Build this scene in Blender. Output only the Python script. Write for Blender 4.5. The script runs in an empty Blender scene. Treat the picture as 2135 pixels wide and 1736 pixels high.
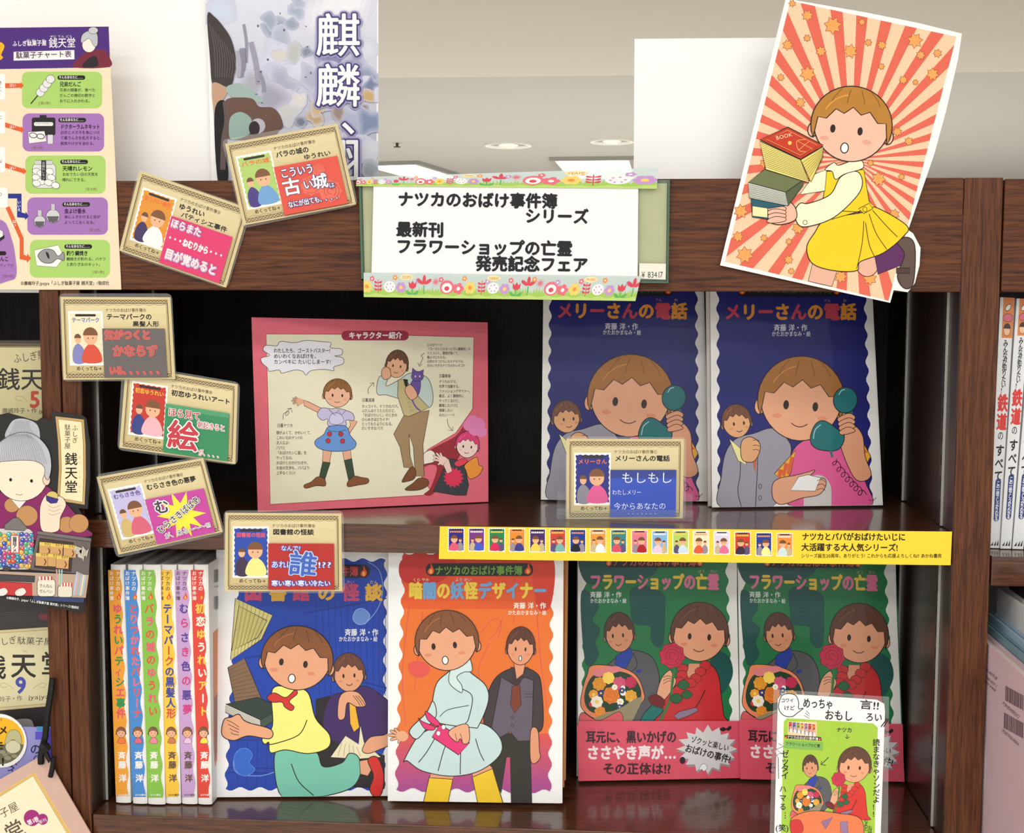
import bpy, math, random
import numpy as np
random.seed(7)
SC = bpy.context.scene
COL = SC.collection
W_PX, H_PX = 2135, 1736

# ------------------------------------------------------------------ camera
F_PX = 2700.0
CAM_D, CAM_Z = 1.04, 1.40
VPX, VPY = 200.0, 228.0            # where the shelf's depth direction vanishes, from the image centre
PHI = math.atan(VPY / F_PX)
THETA = math.atan(VPX * math.cos(PHI) / F_PX)
ROLL = math.radians(0.20)
cF = np.array([-math.sin(THETA) * math.cos(PHI), math.cos(THETA) * math.cos(PHI), -math.sin(PHI)])
cR = np.array([math.cos(THETA), math.sin(THETA), 0.0])
cU = np.cross(cR, cF)
cr, sr = math.cos(ROLL), math.sin(ROLL)
cR, cU = cR * cr + cU * sr, cU * cr - cR * sr
CAMP = np.array([0.0, -CAM_D, CAM_Z])
cam = bpy.data.cameras.new('camera')
cam.sensor_width = 36.0
cam.lens = 36.0 * F_PX / W_PX
cam.clip_start = 0.02
camo = bpy.data.objects.new('camera', cam)
COL.objects.link(camo)
from mathutils import Matrix, Vector
camo.matrix_world = Matrix(((cR[0], cU[0], -cF[0], CAMP[0]), (cR[1], cU[1], -cF[1], CAMP[1]), (cR[2], cU[2], -cF[2], CAMP[2]), (0, 0, 0, 1)))
SC.camera = camo

# ------------------------------------------------------------------ world, lights, exposure
w = bpy.data.worlds.new('store_light')
SC.world = w
w.use_nodes = True
w.node_tree.nodes.clear()
bg = w.node_tree.nodes.new('ShaderNodeBackground')
bg.inputs[0].default_value = (1.0, 0.985, 0.96, 1)
bg.inputs[1].default_value = 0.72
wo = w.node_tree.nodes.new('ShaderNodeOutputWorld')
w.node_tree.links.new(bg.outputs[0], wo.inputs[0])
def area(x, y, z, sx, sy, power, target):
    l = bpy.data.lights.new('ceiling_and_fill_light', 'AREA')
    l.shape = 'RECTANGLE'; l.size = sx; l.size_y = sy; l.energy = power; l.color = (1, 0.985, 0.955)
    o = bpy.data.objects.new('ceiling_and_fill_light', l)
    COL.objects.link(o)
    o.location = (x, y, z)
    d = Vector(target) - Vector((x, y, z))
    o.rotation_euler = d.to_track_quat('-Z', 'Y').to_euler()
area(-0.9, -1.5, 2.58, 1.2, 0.35, 8, (-0.9, -1.5, 0))
area(0.9, -1.5, 2.58, 1.2, 0.35, 8, (0.9, -1.5, 0))
area(0.0, -3.2, 2.58, 3.6, 0.6, 52, (0, -3.2, 0))
area(0.0, -5.6, 2.58, 5.0, 0.6, 90, (0, -5.6, 0))  # wide fill added behind the camera for more frontal light
area(-2.0, 3.0, 2.56, 3, 0.5, 60, (-2, 3, 0))  # fill added behind the bookcases, brightens the ceiling by floor bounce
area(0.0, 9.0, 2.72, 9, 4, 420, (0, 9.0, 0))  # oversized fill added to light the far floor and so the ceiling
SC.view_settings.view_transform = 'Standard'
SC.view_settings.look = 'None'
SC.view_settings.exposure = 0.60
SC.view_settings.gamma = 1.0
SC.view_settings.use_curve_mapping = False

# ------------------------------------------------------------------ projection helpers
def ray(px, py):
    px = np.asarray(px, float); py = np.asarray(py, float)
    return ((px - W_PX / 2) / F_PX)[..., None] * cR + ((H_PX / 2 - py) / F_PX)[..., None] * cU + cF
def P(px, py, Y):
    d = ray(px, py); t = (Y - CAMP[1]) / d[1]
    return CAMP + d * t
def YatZ(px, py, z):
    d = ray(px, py); t = (z - CAMP[2]) / d[2]
    return (CAMP + d * t)[1]
class Plane:
    """a real flat place in the shop: anchored at a point, leaning back by tilt, turned by yaw"""
    def __init__(s, px, py, Y, tilt=0.0, yaw=0.0):
        s.O = P(px, py, Y)
        a, b = math.radians(tilt), math.radians(yaw)
        U = np.array([1, 0, 0.]); V = np.array([0, math.sin(a), math.cos(a)])
        Rz = np.array([[math.cos(b), -math.sin(b), 0], [math.sin(b), math.cos(b), 0], [0, 0, 1]])
        s.U = Rz @ U; s.V = Rz @ V; s.B = np.cross(s.V, s.U)      # B points into the shelf
    def uv(s, pts):
        pts = np.asarray(pts, float).reshape(-1, 2)
        d = ray(pts[:, 0], pts[:, 1])
        t = ((s.O - CAMP) @ s.B) / (d @ s.B)
        q = CAMP + d * t[:, None] - s.O
        return np.stack([q @ s.U, q @ s.V], 1)
    def matrix(s):
        return Matrix(((s.U[0], s.B[0], s.V[0], s.O[0]), (s.U[1], s.B[1], s.V[1], s.O[1]), (s.U[2], s.B[2], s.V[2], s.O[2]), (0, 0, 0, 1)))
def homog(src, dst):
    A = []; b = []
    for (x, y), (X, Y) in zip(src, dst):
        A.append([x, y, 1, 0, 0, 0, -X * x, -X * y]); b.append(X)
        A.append([0, 0, 0, x, y, 1, -Y * x, -Y * y]); b.append(Y)
    h = np.append(np.linalg.solve(np.array(A, float), np.array(b, float)), 1).reshape(3, 3)
    def f(p):
        p = np.asarray(p, float).reshape(-1, 2)
        q = np.c_[p, np.ones(len(p))] @ h.T
        return q[:, :2] / q[:, 2:3]
    return f
def affine(ox, oy, k):
    def f(p):
        return np.asarray(p, float).reshape(-1, 2) * k + np.array([ox, oy])
    return f
def comp(f, g):
    return lambda p: g(f(p))

# ------------------------------------------------------------------ materials
def lin(c):
    return tuple(((v / 255) / 12.92 if v / 255 <= 0.04045 else ((v / 255 + 0.055) / 1.055) ** 2.4) for v in c)
_m = {}
def newmat(name):
    m = bpy.data.materials.new(name); m.use_nodes = True
    nt = m.node_tree; nt.nodes.clear()
    o = nt.nodes.new('ShaderNodeOutputMaterial')
    return m, nt, o
def principled(nt, o, rough, spec=0.5, metal=0.0):
    b = nt.nodes.new('ShaderNodeBsdfPrincipled')
    b.inputs['Roughness'].default_value = rough
    b.inputs['Specular IOR Level'].default_value = spec
    b.inputs['Metallic'].default_value = metal
    nt.links.new(b.outputs[0], o.inputs[0])
    return b
def mat(rgb, rough=0.5, metal=0.0, spec=0.4, var=0.04, scale=60):
    k = (rgb, rough, metal, spec, var, scale)
    if k in _m: return _m[k]
    m, nt, o = newmat('surface_%d_%d_%d' % tuple(int(v) for v in rgb))
    b = principled(nt, o, rough, spec, metal)
    n = nt.nodes.new('ShaderNodeTexNoise'); n.inputs['Scale'].default_value = scale
    tc = nt.nodes.new('ShaderNodeTexCoord'); nt.links.new(tc.outputs['Object'], n.inputs['Vector'])
    r = nt.nodes.new('ShaderNodeMix'); r.data_type = 'RGBA'
    c = lin(rgb)
    r.inputs['A'].default_value = tuple(max(0, v * (1 - var)) for v in c) + (1,)
    r.inputs['B'].default_value = tuple(min(1, v * (1 + var)) for v in c) + (1,)
    nt.links.new(n.outputs['Fac'], r.inputs['Factor'])
    nt.links.new(r.outputs['Result'], b.inputs['Base Color'])
    _m[k] = m
    return m
def printmat(name, rough, spec, coat=0.0, bump=0.0):
    m, nt, o = newmat(name)
    b = principled(nt, o, rough, spec)
    a = nt.nodes.new('ShaderNodeAttribute'); a.attribute_name = 'ink'
    n = nt.nodes.new('ShaderNodeTexNoise'); n.inputs['Scale'].default_value = 90; n.inputs['Detail'].default_value = 4
    tc = nt.nodes.new('ShaderNodeTexCoord'); nt.links.new(tc.outputs['Object'], n.inputs['Vector'])
    mr = nt.nodes.new('ShaderNodeMapRange'); mr.inputs['To Min'].default_value = 0.95; mr.inputs['To Max'].default_value = 1.05
    nt.links.new(n.outputs['Fac'], mr.inputs['Value'])
    mx = nt.nodes.new('ShaderNodeVectorMath'); mx.operation = 'MULTIPLY'
    nt.links.new(a.outputs['Color'], mx.inputs[0]); nt.links.new(mr.outputs['Result'], mx.inputs[1])
    nt.links.new(mx.outputs[0], b.inputs['Base Color'])
    if coat:
        b.inputs['Coat Weight'].default_value = coat; b.inputs['Coat Roughness'].default_value = 0.06
    if bump:
        n2 = nt.nodes.new('ShaderNodeTexNoise'); n2.inputs['Scale'].default_value = 11
        nt.links.new(tc.outputs['Object'], n2.inputs['Vector'])
        bp = nt.nodes.new('ShaderNodeBump'); bp.inputs['Strength'].default_value = bump; bp.inputs['Distance'].default_value = 0.004
        nt.links.new(n2.outputs['Fac'], bp.inputs['Height']); nt.links.new(bp.outputs[0], b.inputs['Coat Normal'])
        nt.links.new(bp.outputs[0], b.inputs['Normal'])
    return m
PM = printmat('printed_paper', 0.6, 0.25)
PG = printmat('glossy_jacket_print', 0.35, 0.25, coat=0.22, bump=0.25)
def wood(name, c0, c1, axis, rough=0.5, coat=0.0, cr=0.2):
    m, nt, o = newmat(name)
    b = principled(nt, o, rough, 0.25)
    tc = nt.nodes.new('ShaderNodeTexCoord')
    mp = nt.nodes.new('ShaderNodeMapping')
    sc = [330.0, 330.0, 330.0]; sc[axis] = 12.0
    mp.inputs['Scale'].default_value = sc
    nt.links.new(tc.outputs['Object'], mp.inputs['Vector'])
    n = nt.nodes.new('ShaderNodeTexNoise'); n.inputs['Scale'].default_value = 1.0; n.inputs['Detail'].default_value = 6; n.inputs['Roughness'].default_value = 0.65
    n.inputs['Distortion'].default_value = 0.5
    nt.links.new(mp.outputs[0], n.inputs['Vector'])
    cp = nt.nodes.new('ShaderNodeValToRGB')
    e = cp.color_ramp.elements
    e[0].position = 0.30; e[0].color = lin(tuple(v * 0.62 for v in c0)) + (1,)
    e[1].position = 0.75; e[1].color = lin(c1) + (1,)
    k = e.new(0.46); k.color = lin(c0) + (1,)
    nt.links.new(n.outputs['Fac'], cp.inputs[0])
    # fine dark pores
    mp2 = nt.nodes.new('ShaderNodeMapping'); s2 = [900.0] * 3; s2[axis] = 45.0
    mp2.inputs['Scale'].default_value = s2
    nt.links.new(tc.outputs['Object'], mp2.inputs['Vector'])
    n2 = nt.nodes.new('ShaderNodeTexNoise'); n2.inputs['Scale'].default_value = 1.0; n2.inputs['Detail'].default_value = 2
    nt.links.new(mp2.outputs[0], n2.inputs['Vector'])
    mr = nt.nodes.new('ShaderNodeMapRange'); mr.inputs['From Min'].default_value = 0.32; mr.inputs['From Max'].default_value = 0.5
    mr.inputs['To Min'].default_value = 0.45; mr.inputs['To Max'].default_value = 1.0
    nt.links.new(n2.outputs['Fac'], mr.inputs['Value'])
    mx = nt.nodes.new('ShaderNodeVectorMath'); mx.operation = 'MULTIPLY'
    nt.links.new(cp.outputs[0], mx.inputs[0]); nt.links.new(mr.outputs['Result'], mx.inputs[1])
    nt.links.new(mx.outputs[0], b.inputs['Base Color'])
    bp = nt.nodes.new('ShaderNodeBump'); bp.inputs['Strength'].default_value = 0.25; bp.inputs['Distance'].default_value = 0.0004
    nt.links.new(n2.outputs['Fac'], bp.inputs['Height']); nt.links.new(bp.outputs[0], b.inputs['Normal'])
    if coat:
        b.inputs['Coat Weight'].default_value = coat; b.inputs['Coat Roughness'].default_value = cr
    return m
WH = wood('walnut_grain_across', (86, 46, 23), (122, 72, 38), 0)
WV = wood('walnut_grain_upright', (88, 49, 27), (120, 71, 40), 2)
WS = wood('walnut_shelf_top', (80, 44, 24), (112, 66, 37), 0, rough=0.35, coat=0.7, cr=0.12)
WI = wood('walnut_back_shaded', (27, 22, 20), (38, 30, 26), 2, rough=0.5)  # near-black: shade of the interior put into the back panel's wood colour
WD = wood('walnut_side_shaded', (44, 27, 19), (62, 38, 26), 2, rough=0.4, coat=0.4, cr=0.25)  # walnut darkened to carry the shade on the inner side walls
def clear(name, tint=(1, 1, 1), mixf=0.12, rough=0.05, base=None):
    m, nt, o = newmat(name)
    t = nt.nodes.new('ShaderNodeBsdfTransparent'); t.inputs[0].default_value = tuple(tint) + (1,)
    g = nt.nodes.new('ShaderNodeBsdfPrincipled'); g.inputs['Roughness'].default_value = rough
    g.inputs['Base Color'].default_value = (base or (0.8, 0.8, 0.8)) + (1,) if base else (0.8, 0.82, 0.82, 1)
    x = nt.nodes.new('ShaderNodeMixShader'); x.inputs[0].default_value = mixf
    nt.links.new(t.outputs[0], x.inputs[1]); nt.links.new(g.outputs[0], x.inputs[2]); nt.links.new(x.outputs[0], o.inputs[0])
    return m
FILM = clear('clear_laminate', mixf=0.09)
ACRY = clear('clear_acrylic', tint=(0.97, 0.985, 0.98), mixf=0.05)
ACRG = clear('green_edged_acrylic', tint=(0.72, 0.86, 0.76), mixf=0.22, base=(0.35, 0.5, 0.4))
METAL = mat((74, 70, 66), 0.4, 0.4)
BLACK = mat((12, 11, 11), 0.6)

# ------------------------------------------------------------------ mesh helpers
def link(o, parent=None):
    COL.objects.link(o)
    if parent is not None: o.parent = parent
    return o
def meshobj(name, vs, fs, m, parent=None):
    me = bpy.data.meshes.new(name); me.from_pydata([tuple(map(float, v)) for v in vs], [], fs); me.update()
    if m is not None: me.materials.append(m)
    return link(bpy.data.objects.new(name, me), parent)
def tag(o, label=None, cat=None, group=None, kind=None):
    if label: o['label'] = label
    if cat: o['category'] = cat
    if group: o['group'] = group
    if kind: o['kind'] = kind
    return o
def thing(name, label, cat, plane=None, loc=None, group=None):
    o = bpy.data.objects.new(name, None); o.empty_display_size = 0.02
    if plane is not None: o.matrix_world = plane.matrix()
    elif loc is not None: o.location = [float(v) for v in loc]
    link(o); return tag(o, label, cat, group)
BOXF = [(0, 3, 2, 1), (4, 5, 6, 7), (0, 1, 5, 4), (1, 2, 6, 5), (2, 3, 7, 6), (3, 0, 4, 7)]
def boxv(x0, x1, y0, y1, z0, z1):
    return [(x0, y0, z0), (x1, y0, z0), (x1, y1, z0), (x0, y1, z0), (x0, y0, z1), (x1, y0, z1), (x1, y1, z1), (x0, y1, z1)]
def box(name, x0, x1, y0, y1, z0, z1, m, parent=None, bevel=0.0):
    o = meshobj(name, boxv(x0, x1, y0, y1, z0, z1), BOXF, m, parent)
    if bevel:
        b = o.modifiers.new('bevel', 'BEVEL'); b.width = bevel; b.segments = 2; b.limit_method = 'NONE'
    return o
def slab(name, uv, y0, y1, m, parent=None):
    """a flat outline (u, v) with thickness from y0 (front) to y1 (back)"""
    n = len(uv)
    vs = [(u, y0, v) for u, v in uv] + [(u, y1, v) for u, v in uv]
    area2 = sum(uv[i][0] * uv[(i + 1) % n][1] - uv[(i + 1) % n][0] * uv[i][1] for i in range(n))
    f = list(range(n)); b = list(range(2 * n - 1, n - 1, -1))
    sides = [(i, i + n, (i + 1) % n + n, (i + 1) % n) for i in range(n)]
    if area2 < 0:
        f = f[::-1]; b = b[::-1]; sides = [s[::-1] for s in sides]
    return meshobj(name, vs, [f, b] + sides, m, parent)
def tube(name, pts, r, m, parent=None, k=8):
    vs = []; fs = []
    pts = [Vector(p) for p in pts]
    for i, p in enumerate(pts):
        t = (pts[min(i + 1, len(pts) - 1)] - pts[max(i - 1, 0)]).normalized()
        a = t.orthogonal().normalized(); 
        if i and prev is not None:
            a = (prev - t * prev.dot(t)).normalized()
        prev = a; b = t.cross(a)
        for j in range(k):
            q = p + (a * math.cos(2 * math.pi * j / k) + b * math.sin(2 * math.pi * j / k)) * r
            vs.append(q)
        if i:
            for j in range(k):
                fs.append(((i - 1) * k + j, (i - 1) * k + (j + 1) % k, i * k + (j + 1) % k, i * k + j))
    fs.append(tuple(range(k))[::-1]); fs.append(tuple(range((len(pts) - 1) * k, len(pts) * k)))
    return meshobj(name, vs, fs, m, parent)

# ------------------------------------------------------------------ glyphs (Blender's own built-in font)
_g = {}
def glyph(ch):
    if ch in _g: return _g[ch]
    c = bpy.data.curves.new('g', 'FONT'); c.body = ch; c.size = 1; c.resolution_u = 3
    o = bpy.data.objects.new('g', c); COL.objects.link(o)
    me = bpy.data.meshes.new_from_object(o)
    v = np.array([(p.co.x, p.co.y) for p in me.vertices]).reshape(-1, 2)
    f = [tuple(p.vertices) for p in me.polygons]
    bpy.data.objects.remove(o); bpy.data.curves.remove(c); bpy.data.meshes.remove(me)
    adv = 1.0 if ord(ch) > 0x2000 else ((v[:, 0].max() + 0.07) if len(v) else 0.3)
    _g[ch] = (v, f, adv)
    return _g[ch]

def spline(pts, closed=True, n=6):
    p = np.asarray(pts, float); N = len(p); out = []
    rng = range(N if closed else N - 1)
    for i in rng:
        if closed: a, b, c, d = p[(i - 1) % N], p[i], p[(i + 1) % N], p[(i + 2) % N]
        else: a, b, c, d = p[max(i - 1, 0)], p[i], p[i + 1], p[min(i + 2, N - 1)]
        for k in range(n):
            t = k / n
            out.append(0.5 * ((2 * b) + (-a + c) * t + (2 * a - 5 * b + 4 * c - d) * t * t + (-a + 3 * b - 3 * c + d) * t ** 3))
    if not closed: out.append(p[-1])
    return np.array(out)
def clip_poly(p, q, box_):
    x0, y0, x1, y1 = box_
    for ax, val, sg in ((0, x0, 1), (0, x1, -1), (1, y0, 1), (1, y1, -1)):
        if not len(p): return []
        out = []
        for i in range(len(p)):
            a, b = p[i - 1], p[i]
            ia, ib = sg * (a[ax] - val) >= 0, sg * (b[ax] - val) >= 0
            if ia != ib:
                t = (val - a[ax]) / (b[ax] - a[ax]); out.append((a[0] + (b[0] - a[0]) * t, a[1] + (b[1] - a[1]) * t))
            if ib: out.append((b[0], b[1]))
        p = out
    return p
STEP = 2.5e-5
INK = (38, 26, 24)
class Art:
    """flat print: coloured outlines laid on a sheet; pic = drawing, txt = lettering"""
    def __init__(s, plane, m, clip=None, ol=None):
        s.pl, s.m, s.clip = plane, m, clip
        s.items = {'pic': [], 'txt': []}
        s.boxes = []; s.ch = 'pic'; s.lift = 0; s.ol = ol or 2.0
    def put(s, v, faces, col, sub=0):
        v = np.asarray(v, float).reshape(-1, 2)
        if s.clip is not None and len(v):
            x0, y0, x1, y1 = s.clip
            ins = (v[:, 0] >= x0) & (v[:, 0] <= x1) & (v[:, 1] >= y0) & (v[:, 1] <= y1)
            if not ins.all():
                nv = []; nf = []
                for f in faces:
                    pp = [tuple(v[i]) for i in f]
                    if not all(ins[i] for i in f): pp = clip_poly(pp, None, s.clip)
                    if len(pp) >= 3:
                        nf.append(tuple(range(len(nv), len(nv) + len(pp)))); nv += pp
                v = np.array(nv).reshape(-1, 2); faces = nf
        if not len(v) or not faces: return
        lo, hi = v.min(0), v.max(0); L = 0
        for (bl, bh, l) in s.boxes:
            if l >= L and bl[0] < hi[0] and bh[0] > lo[0] and bl[1] < hi[1] and bh[1] > lo[1]: L = l + 1
        s.boxes.append((lo, hi, L))
        s.items[s.ch].append((v, faces, col, L))
    def poly(s, pts, col, ol=0, oc=INK):
        pts = np.asarray(pts, float); s.put(pts, [tuple(range(len(pts)))], col)
        if ol: s.line(pts, ol, oc, True)
    def blob(s, pts, col, ol=0, oc=INK, n=6):
        s.poly(spline(pts, True, n), col, ol, oc)
    def line(s, pts, w_, col=INK, closed=False):
        p = np.asarray(pts, float); n = len(p)
        if closed:
            t = np.roll(p, -1, 0) - np.roll(p, 1, 0)
        else:
            t = np.gradient(p, axis=0) if n > 2 else np.array([p[1] - p[0]] * 2)
        ln = np.hypot(t[:, 0], t[:, 1]); ln[ln == 0] = 1
        nn = np.stack([-t[:, 1], t[:, 0]], 1) / ln[:, None] * w_ / 2
        v = np.concatenate([p + nn, p - nn])
        f = [(i, (i + 1) % n, (i + 1) % n + n, i + n) for i in range(n if closed else n - 1)]
        s.put(v, f, col)
    def curve(s, pts, w_, col=INK, n=5):
        s.line(spline(pts, False, n), w_, col)
    def ell(s, cx, cy, rx, ry, col, ol=0, rot=0, oc=INK, n=28):
        t = np.linspace(0, 2 * math.pi, n, endpoint=False); c, q = math.cos(math.radians(rot)), math.sin(math.radians(rot))
        x, y = rx * np.cos(t), ry * np.sin(t)
        s.poly(np.stack([cx + x * c - y * q, cy + x * q + y * c], 1), col, ol, oc)
    def rect(s, x0, y0, x1, y1, col, ol=0, oc=INK):
        s.poly([(x0, y0), (x1, y0), (x1, y1), (x0, y1)], col, ol, oc)
    def rrect(s, x0, y0, x1, y1, r, col, ol=0, oc=INK):
        pts = []
        for cx, cy, a0 in ((x1 - r, y0 + r, -90), (x1 - r, y1 - r, 0), (x0 + r, y1 - r, 90), (x0 + r, y0 + r, 180)):
            for k in range(7):
                a = math.radians(a0 + 15 * k); pts.append((cx + r * math.cos(a), cy + r * math.sin(a)))
        s.poly(pts, col, ol, oc)
    def star(s, cx, cy, r, ri, n, col, ol=0, rot=0, oc=INK):
        pts = []
        for k in range(2 * n):
            a = math.radians(rot) + math.pi * k / n; q = r if k % 2 == 0 else ri
            pts.append((cx + q * math.cos(a), cy + q * math.sin(a)))
        s.poly(pts, col, ol, oc)
    def bands(s, pts, y0, y1, n, c0, c1):
        old = s.clip
        for k in range(n):
            a, b = y0 + (y1 - y0) * k / n, y0 + (y1 - y0) * (k + 1) / n
            x0, q0, x1, q1 = old if old else (-1e6, -1e6, 1e6, 1e6)
            s.clip = (x0, max(a, q0), x1, min(b + 0.01, q1))
            t = k / max(1, n - 1); s.poly(pts, tuple(c0[i] + (c1[i] - c0[i]) * t for i in range(3)))
        s.clip = old
    def text(s, st, x, y, size, col=INK, width=None, vert=False, rot=0, bold=0.0, outline=None, shear=0, gap=1.0, size_y=None, dot=True):
        """x, y: upper left corner of the first character's cell"""
        s.ch = 'txt'
        sy = size_y or size
        bold *= 0.92
        cols = col if isinstance(col, list) else [col] * len(st)
        if vert:
            tot = len(st); k = size; step = (width / max(1, tot)) if width else sy * gap
        else:
            tot = sum(glyph(c)[2] if c != ' ' else 0.35 if c == ' ' else 1 for c in st); k = (width / tot) if width else size
        pen = 0.0; cr_, sr_ = math.cos(math.radians(rot)), math.sin(math.radians(rot))
        runs = {}
        for i, ch in enumerate(st):
            v, f, adv = glyph(ch)
            if vert:
                if len(v):
                    q = v.copy()
                    if ch in 'ー〜…―':
                        q = np.stack([-(v[:, 1] - 0.38) + 0.5, -(v[:, 0] - 0.5) + 0.38], 1)
                    px_ = q[:, 0] * k; py_ = (0.88 - q[:, 1]) * sy + pen
                    if ch in '、。': px_ = px_ + k * 0.6; py_ = py_ - sy * 0.6
                pen += step if ch != ' ' else step * 0.5
            else:
                if len(v):
                    px_ = v[:, 0] * k + pen; py_ = (0.88 - v[:, 1]) * sy
                pen += (adv if ch != ' ' else 0.35) * k * (gap if not width else 1)
            if not len(v): continue
            px_ = px_ + shear * (0.5 * sy - py_) if not vert else px_
            vv = np.stack([x + px_ * cr_ - py_ * sr_, y + px_ * sr_ + py_ * cr_], 1)
            a = runs.setdefault(tuple(cols[i % len(cols)]), [[], [], 0])
            a[0].append(vv); a[1] += [tuple(j + a[2] for j in ff) for ff in f]; a[2] += len(vv)
        if outline:
            oc, ow = outline
            for r_ in (ow * 0.55, ow) if ow > 0.07 * size else (ow,):
                nd = 16 if ow > 8 else 8
                for j in range(nd):
                    an = j * 2 * math.pi / nd
                    for cc, a in runs.items():
                        s.put(np.concatenate(a[0]) + np.array([math.cos(an), math.sin(an)]) * r_, a[1], oc)
        for cc, a in runs.items():
            base = np.concatenate(a[0])
            if bold:
                for dx, dy in ((-1, 0), (1, 0), (0, -1), (0, 1)):
                    s.put(base + np.array([dx, dy]) * bold * size, a[1], cc)
            s.put(base, a[1], cc)
        s.ch = 'pic'
    def build(s, parent, y=0.0, m=None, names=('printed_picture', 'lettering')):
        for ch, nm in zip(('pic', 'txt'), names):
            it = s.items[ch]
            if not it: continue
            V = np.concatenate([a[0] for a in it]); uv = s.pl.uv(s.m(V) if s.m else V)
            if hasattr(s.pl, 'lim'): uv = np.clip(uv, [s.pl.lim[0], s.pl.lim[1]], [s.pl.lim[2], 9])
            Ls = np.concatenate([np.full(len(a[0]), a[3]) for a in it])
            yy = y - 1e-4 - Ls * STEP
            verts = np.stack([uv[:, 0], yy, uv[:, 1]], 1)
            faces = []; off = 0; cl = []
            for (v, f, c, L) in it:
                faces += [tuple(i + off for i in ff) for ff in f]; off += len(v)
                cl.append((c, sum(len(ff) for ff in f)))
            me = bpy.data.meshes.new(nm); me.from_pydata(verts.tolist(), [], faces)
            at = me.color_attributes.new('ink', 'FLOAT_COLOR', 'CORNER')
            arr = np.concatenate([np.tile(np.array(lin(tuple(max(0, min(255, q)) for q in c)) + (1.0,), dtype=np.float32), (n_, 1)) for c, n_ in cl])
            at.data.foreach_set('color', arr.ravel())
            me.materials.append(m or PM); me.update()
            o = link(bpy.data.objects.new(nm, me), parent)
def wavy(quad, n=(9, 12), amp=8, sides='lrtb'):
    """wavy-edged four-sided panel: TL, TR, BR, BL"""
    q = [np.array(p, float) for p in quad]; out = []
    for k, (a, b, sd) in enumerate(((q[0], q[1], 't'), (q[1], q[2], 'r'), (q[2], q[3], 'b'), (q[3], q[0], 'l'))):
        d = b - a; L = np.hypot(*d); nrm = np.array([-d[1], d[0]]) / L; cnt = n[k % 2]; m = cnt * 6
        for i in range(m):
            t = i / m; out.append(a + d * t + nrm * (amp * math.sin(t * cnt * 2 * math.pi) if sd in sides else 0))
    return np.array(out)
# ------------------------------------------------------------------ the room
def struct(name, *a, **k):
    return tag(box(name, *a, **k), kind='structure')
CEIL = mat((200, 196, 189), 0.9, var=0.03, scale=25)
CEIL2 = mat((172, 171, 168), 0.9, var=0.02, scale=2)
FLOORM = mat((205, 200, 190), 0.35, var=0.05, scale=3)
struct('floor', -9, 9, -6, 16, -0.05, 0, FLOORM)
EDGE = float(P(1060, 160, 0)[2] - CAM_Z) / CAM_D
EDGE_Y = 1.2 / EDGE - CAM_D
struct('ceiling', -9, 9, -6, EDGE_Y, 2.60, 2.90, CEIL)
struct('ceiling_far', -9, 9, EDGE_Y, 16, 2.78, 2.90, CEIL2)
struct('wall_back', -9, 9, 16, 16.1, 0, 2.78, mat((225, 222, 216), 0.9))
ZC = 2.78
def ceil_at(px, py):
    d = ray(px, py); t = (ZC - CAM_Z) / d[2]
    return CAMP + d * t
GLOWM, nt, o_ = newmat('lit_diffuser')
e_ = nt.nodes.new('ShaderNodeEmission'); e_.inputs[0].default_value = (1, 0.99, 0.97, 1); e_.inputs[1].default_value = 3.0
nt.links.new(e_.outputs[0], o_.inputs[0])
def troffer(px, py, w_, l_, ang, label):
    c = ceil_at(px, py)
    t = thing('ceiling_light', label, 'ceiling light', loc=c, group=None)
    t.rotation_euler = (0, 0, math.radians(ang))
    fm = mat((150, 148, 145), 0.5)
    r = 0.05
    vs = []; fs = []
    for (x0, x1, y0, y1) in ((0, w_, 0, r), (0, w_, l_ - r, l_), (0, r, r, l_ - r), (w_ - r, w_, r, l_ - r)):
        k = len(vs); vs += boxv(x0, x1, y0, y1, -0.035, 0.0); fs += [tuple(i + k for i in f) for f in BOXF]
    meshobj('frame', vs, fs, fm, t)
    box('diffuser', r, w_ - r, r, l_ - r, -0.02, -0.002, GLOWM, t)
troffer(745, 338, 0.62, 3.0, -12, 'recessed square ceiling light just right of the painted poster')
troffer(1145, 327, 0.78, 3.2, -3, 'recessed ceiling light beside the left edge of the blank white card')
def downlight(px, py, r, label):
    c = ceil_at(px, py)
    t = thing('downlight', label, 'downlight', loc=c)
    n = 32; vs = []; fs = []
    for k in range(n):
        a = 2 * math.pi * k / n
        for q, z in ((r, 0), (r, -0.02), (r * 0.86, -0.02), (r * 0.8, -0.002)): vs.append((q * math.cos(a), q * math.sin(a), z))
    for k in range(n):
        for j in range(3):
            a, b = 4 * k + j, 4 * ((k + 1) % n) + j; fs.append((a, b, b + 1, a + 1))
    meshobj('rim', vs, fs, mat((225, 224, 220), 0.4), t)
    meshobj('reflector', [(r * 0.82 * math.cos(2 * math.pi * k / n), r * 0.82 * math.sin(2 * math.pi * k / n), -0.004) for k in range(n)], [tuple(range(n))], mat((150, 146, 138), 0.35, 0.3), t)
    o = meshobj('bulb', [(r * q * math.cos(2 * math.pi * k / 16), r * q * math.sin(2 * math.pi * k / 16), -0.01 - h) for q, h in ((0.45, 0), (0.3, 0.02)) for k in range(16)], [(k, (k + 1) % 16, 16 + (k + 1) % 16, 16 + k) for k in range(16)] + [tuple(range(16, 32))], mat((235, 232, 225), 0.3), t)
downlight(1060, 300, 0.20, 'round recessed downlight on the left, above the handwritten sign')
downlight(1276, 292, 0.18, 'round recessed downlight on the right, touching the white card')
c = P(828, 298, 10.0)
c = ceil_at(828, 298)
t = thing('sprinkler', 'tiny dark sprinkler head on the ceiling right of the painted poster', 'sprinkler', loc=c)
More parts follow.
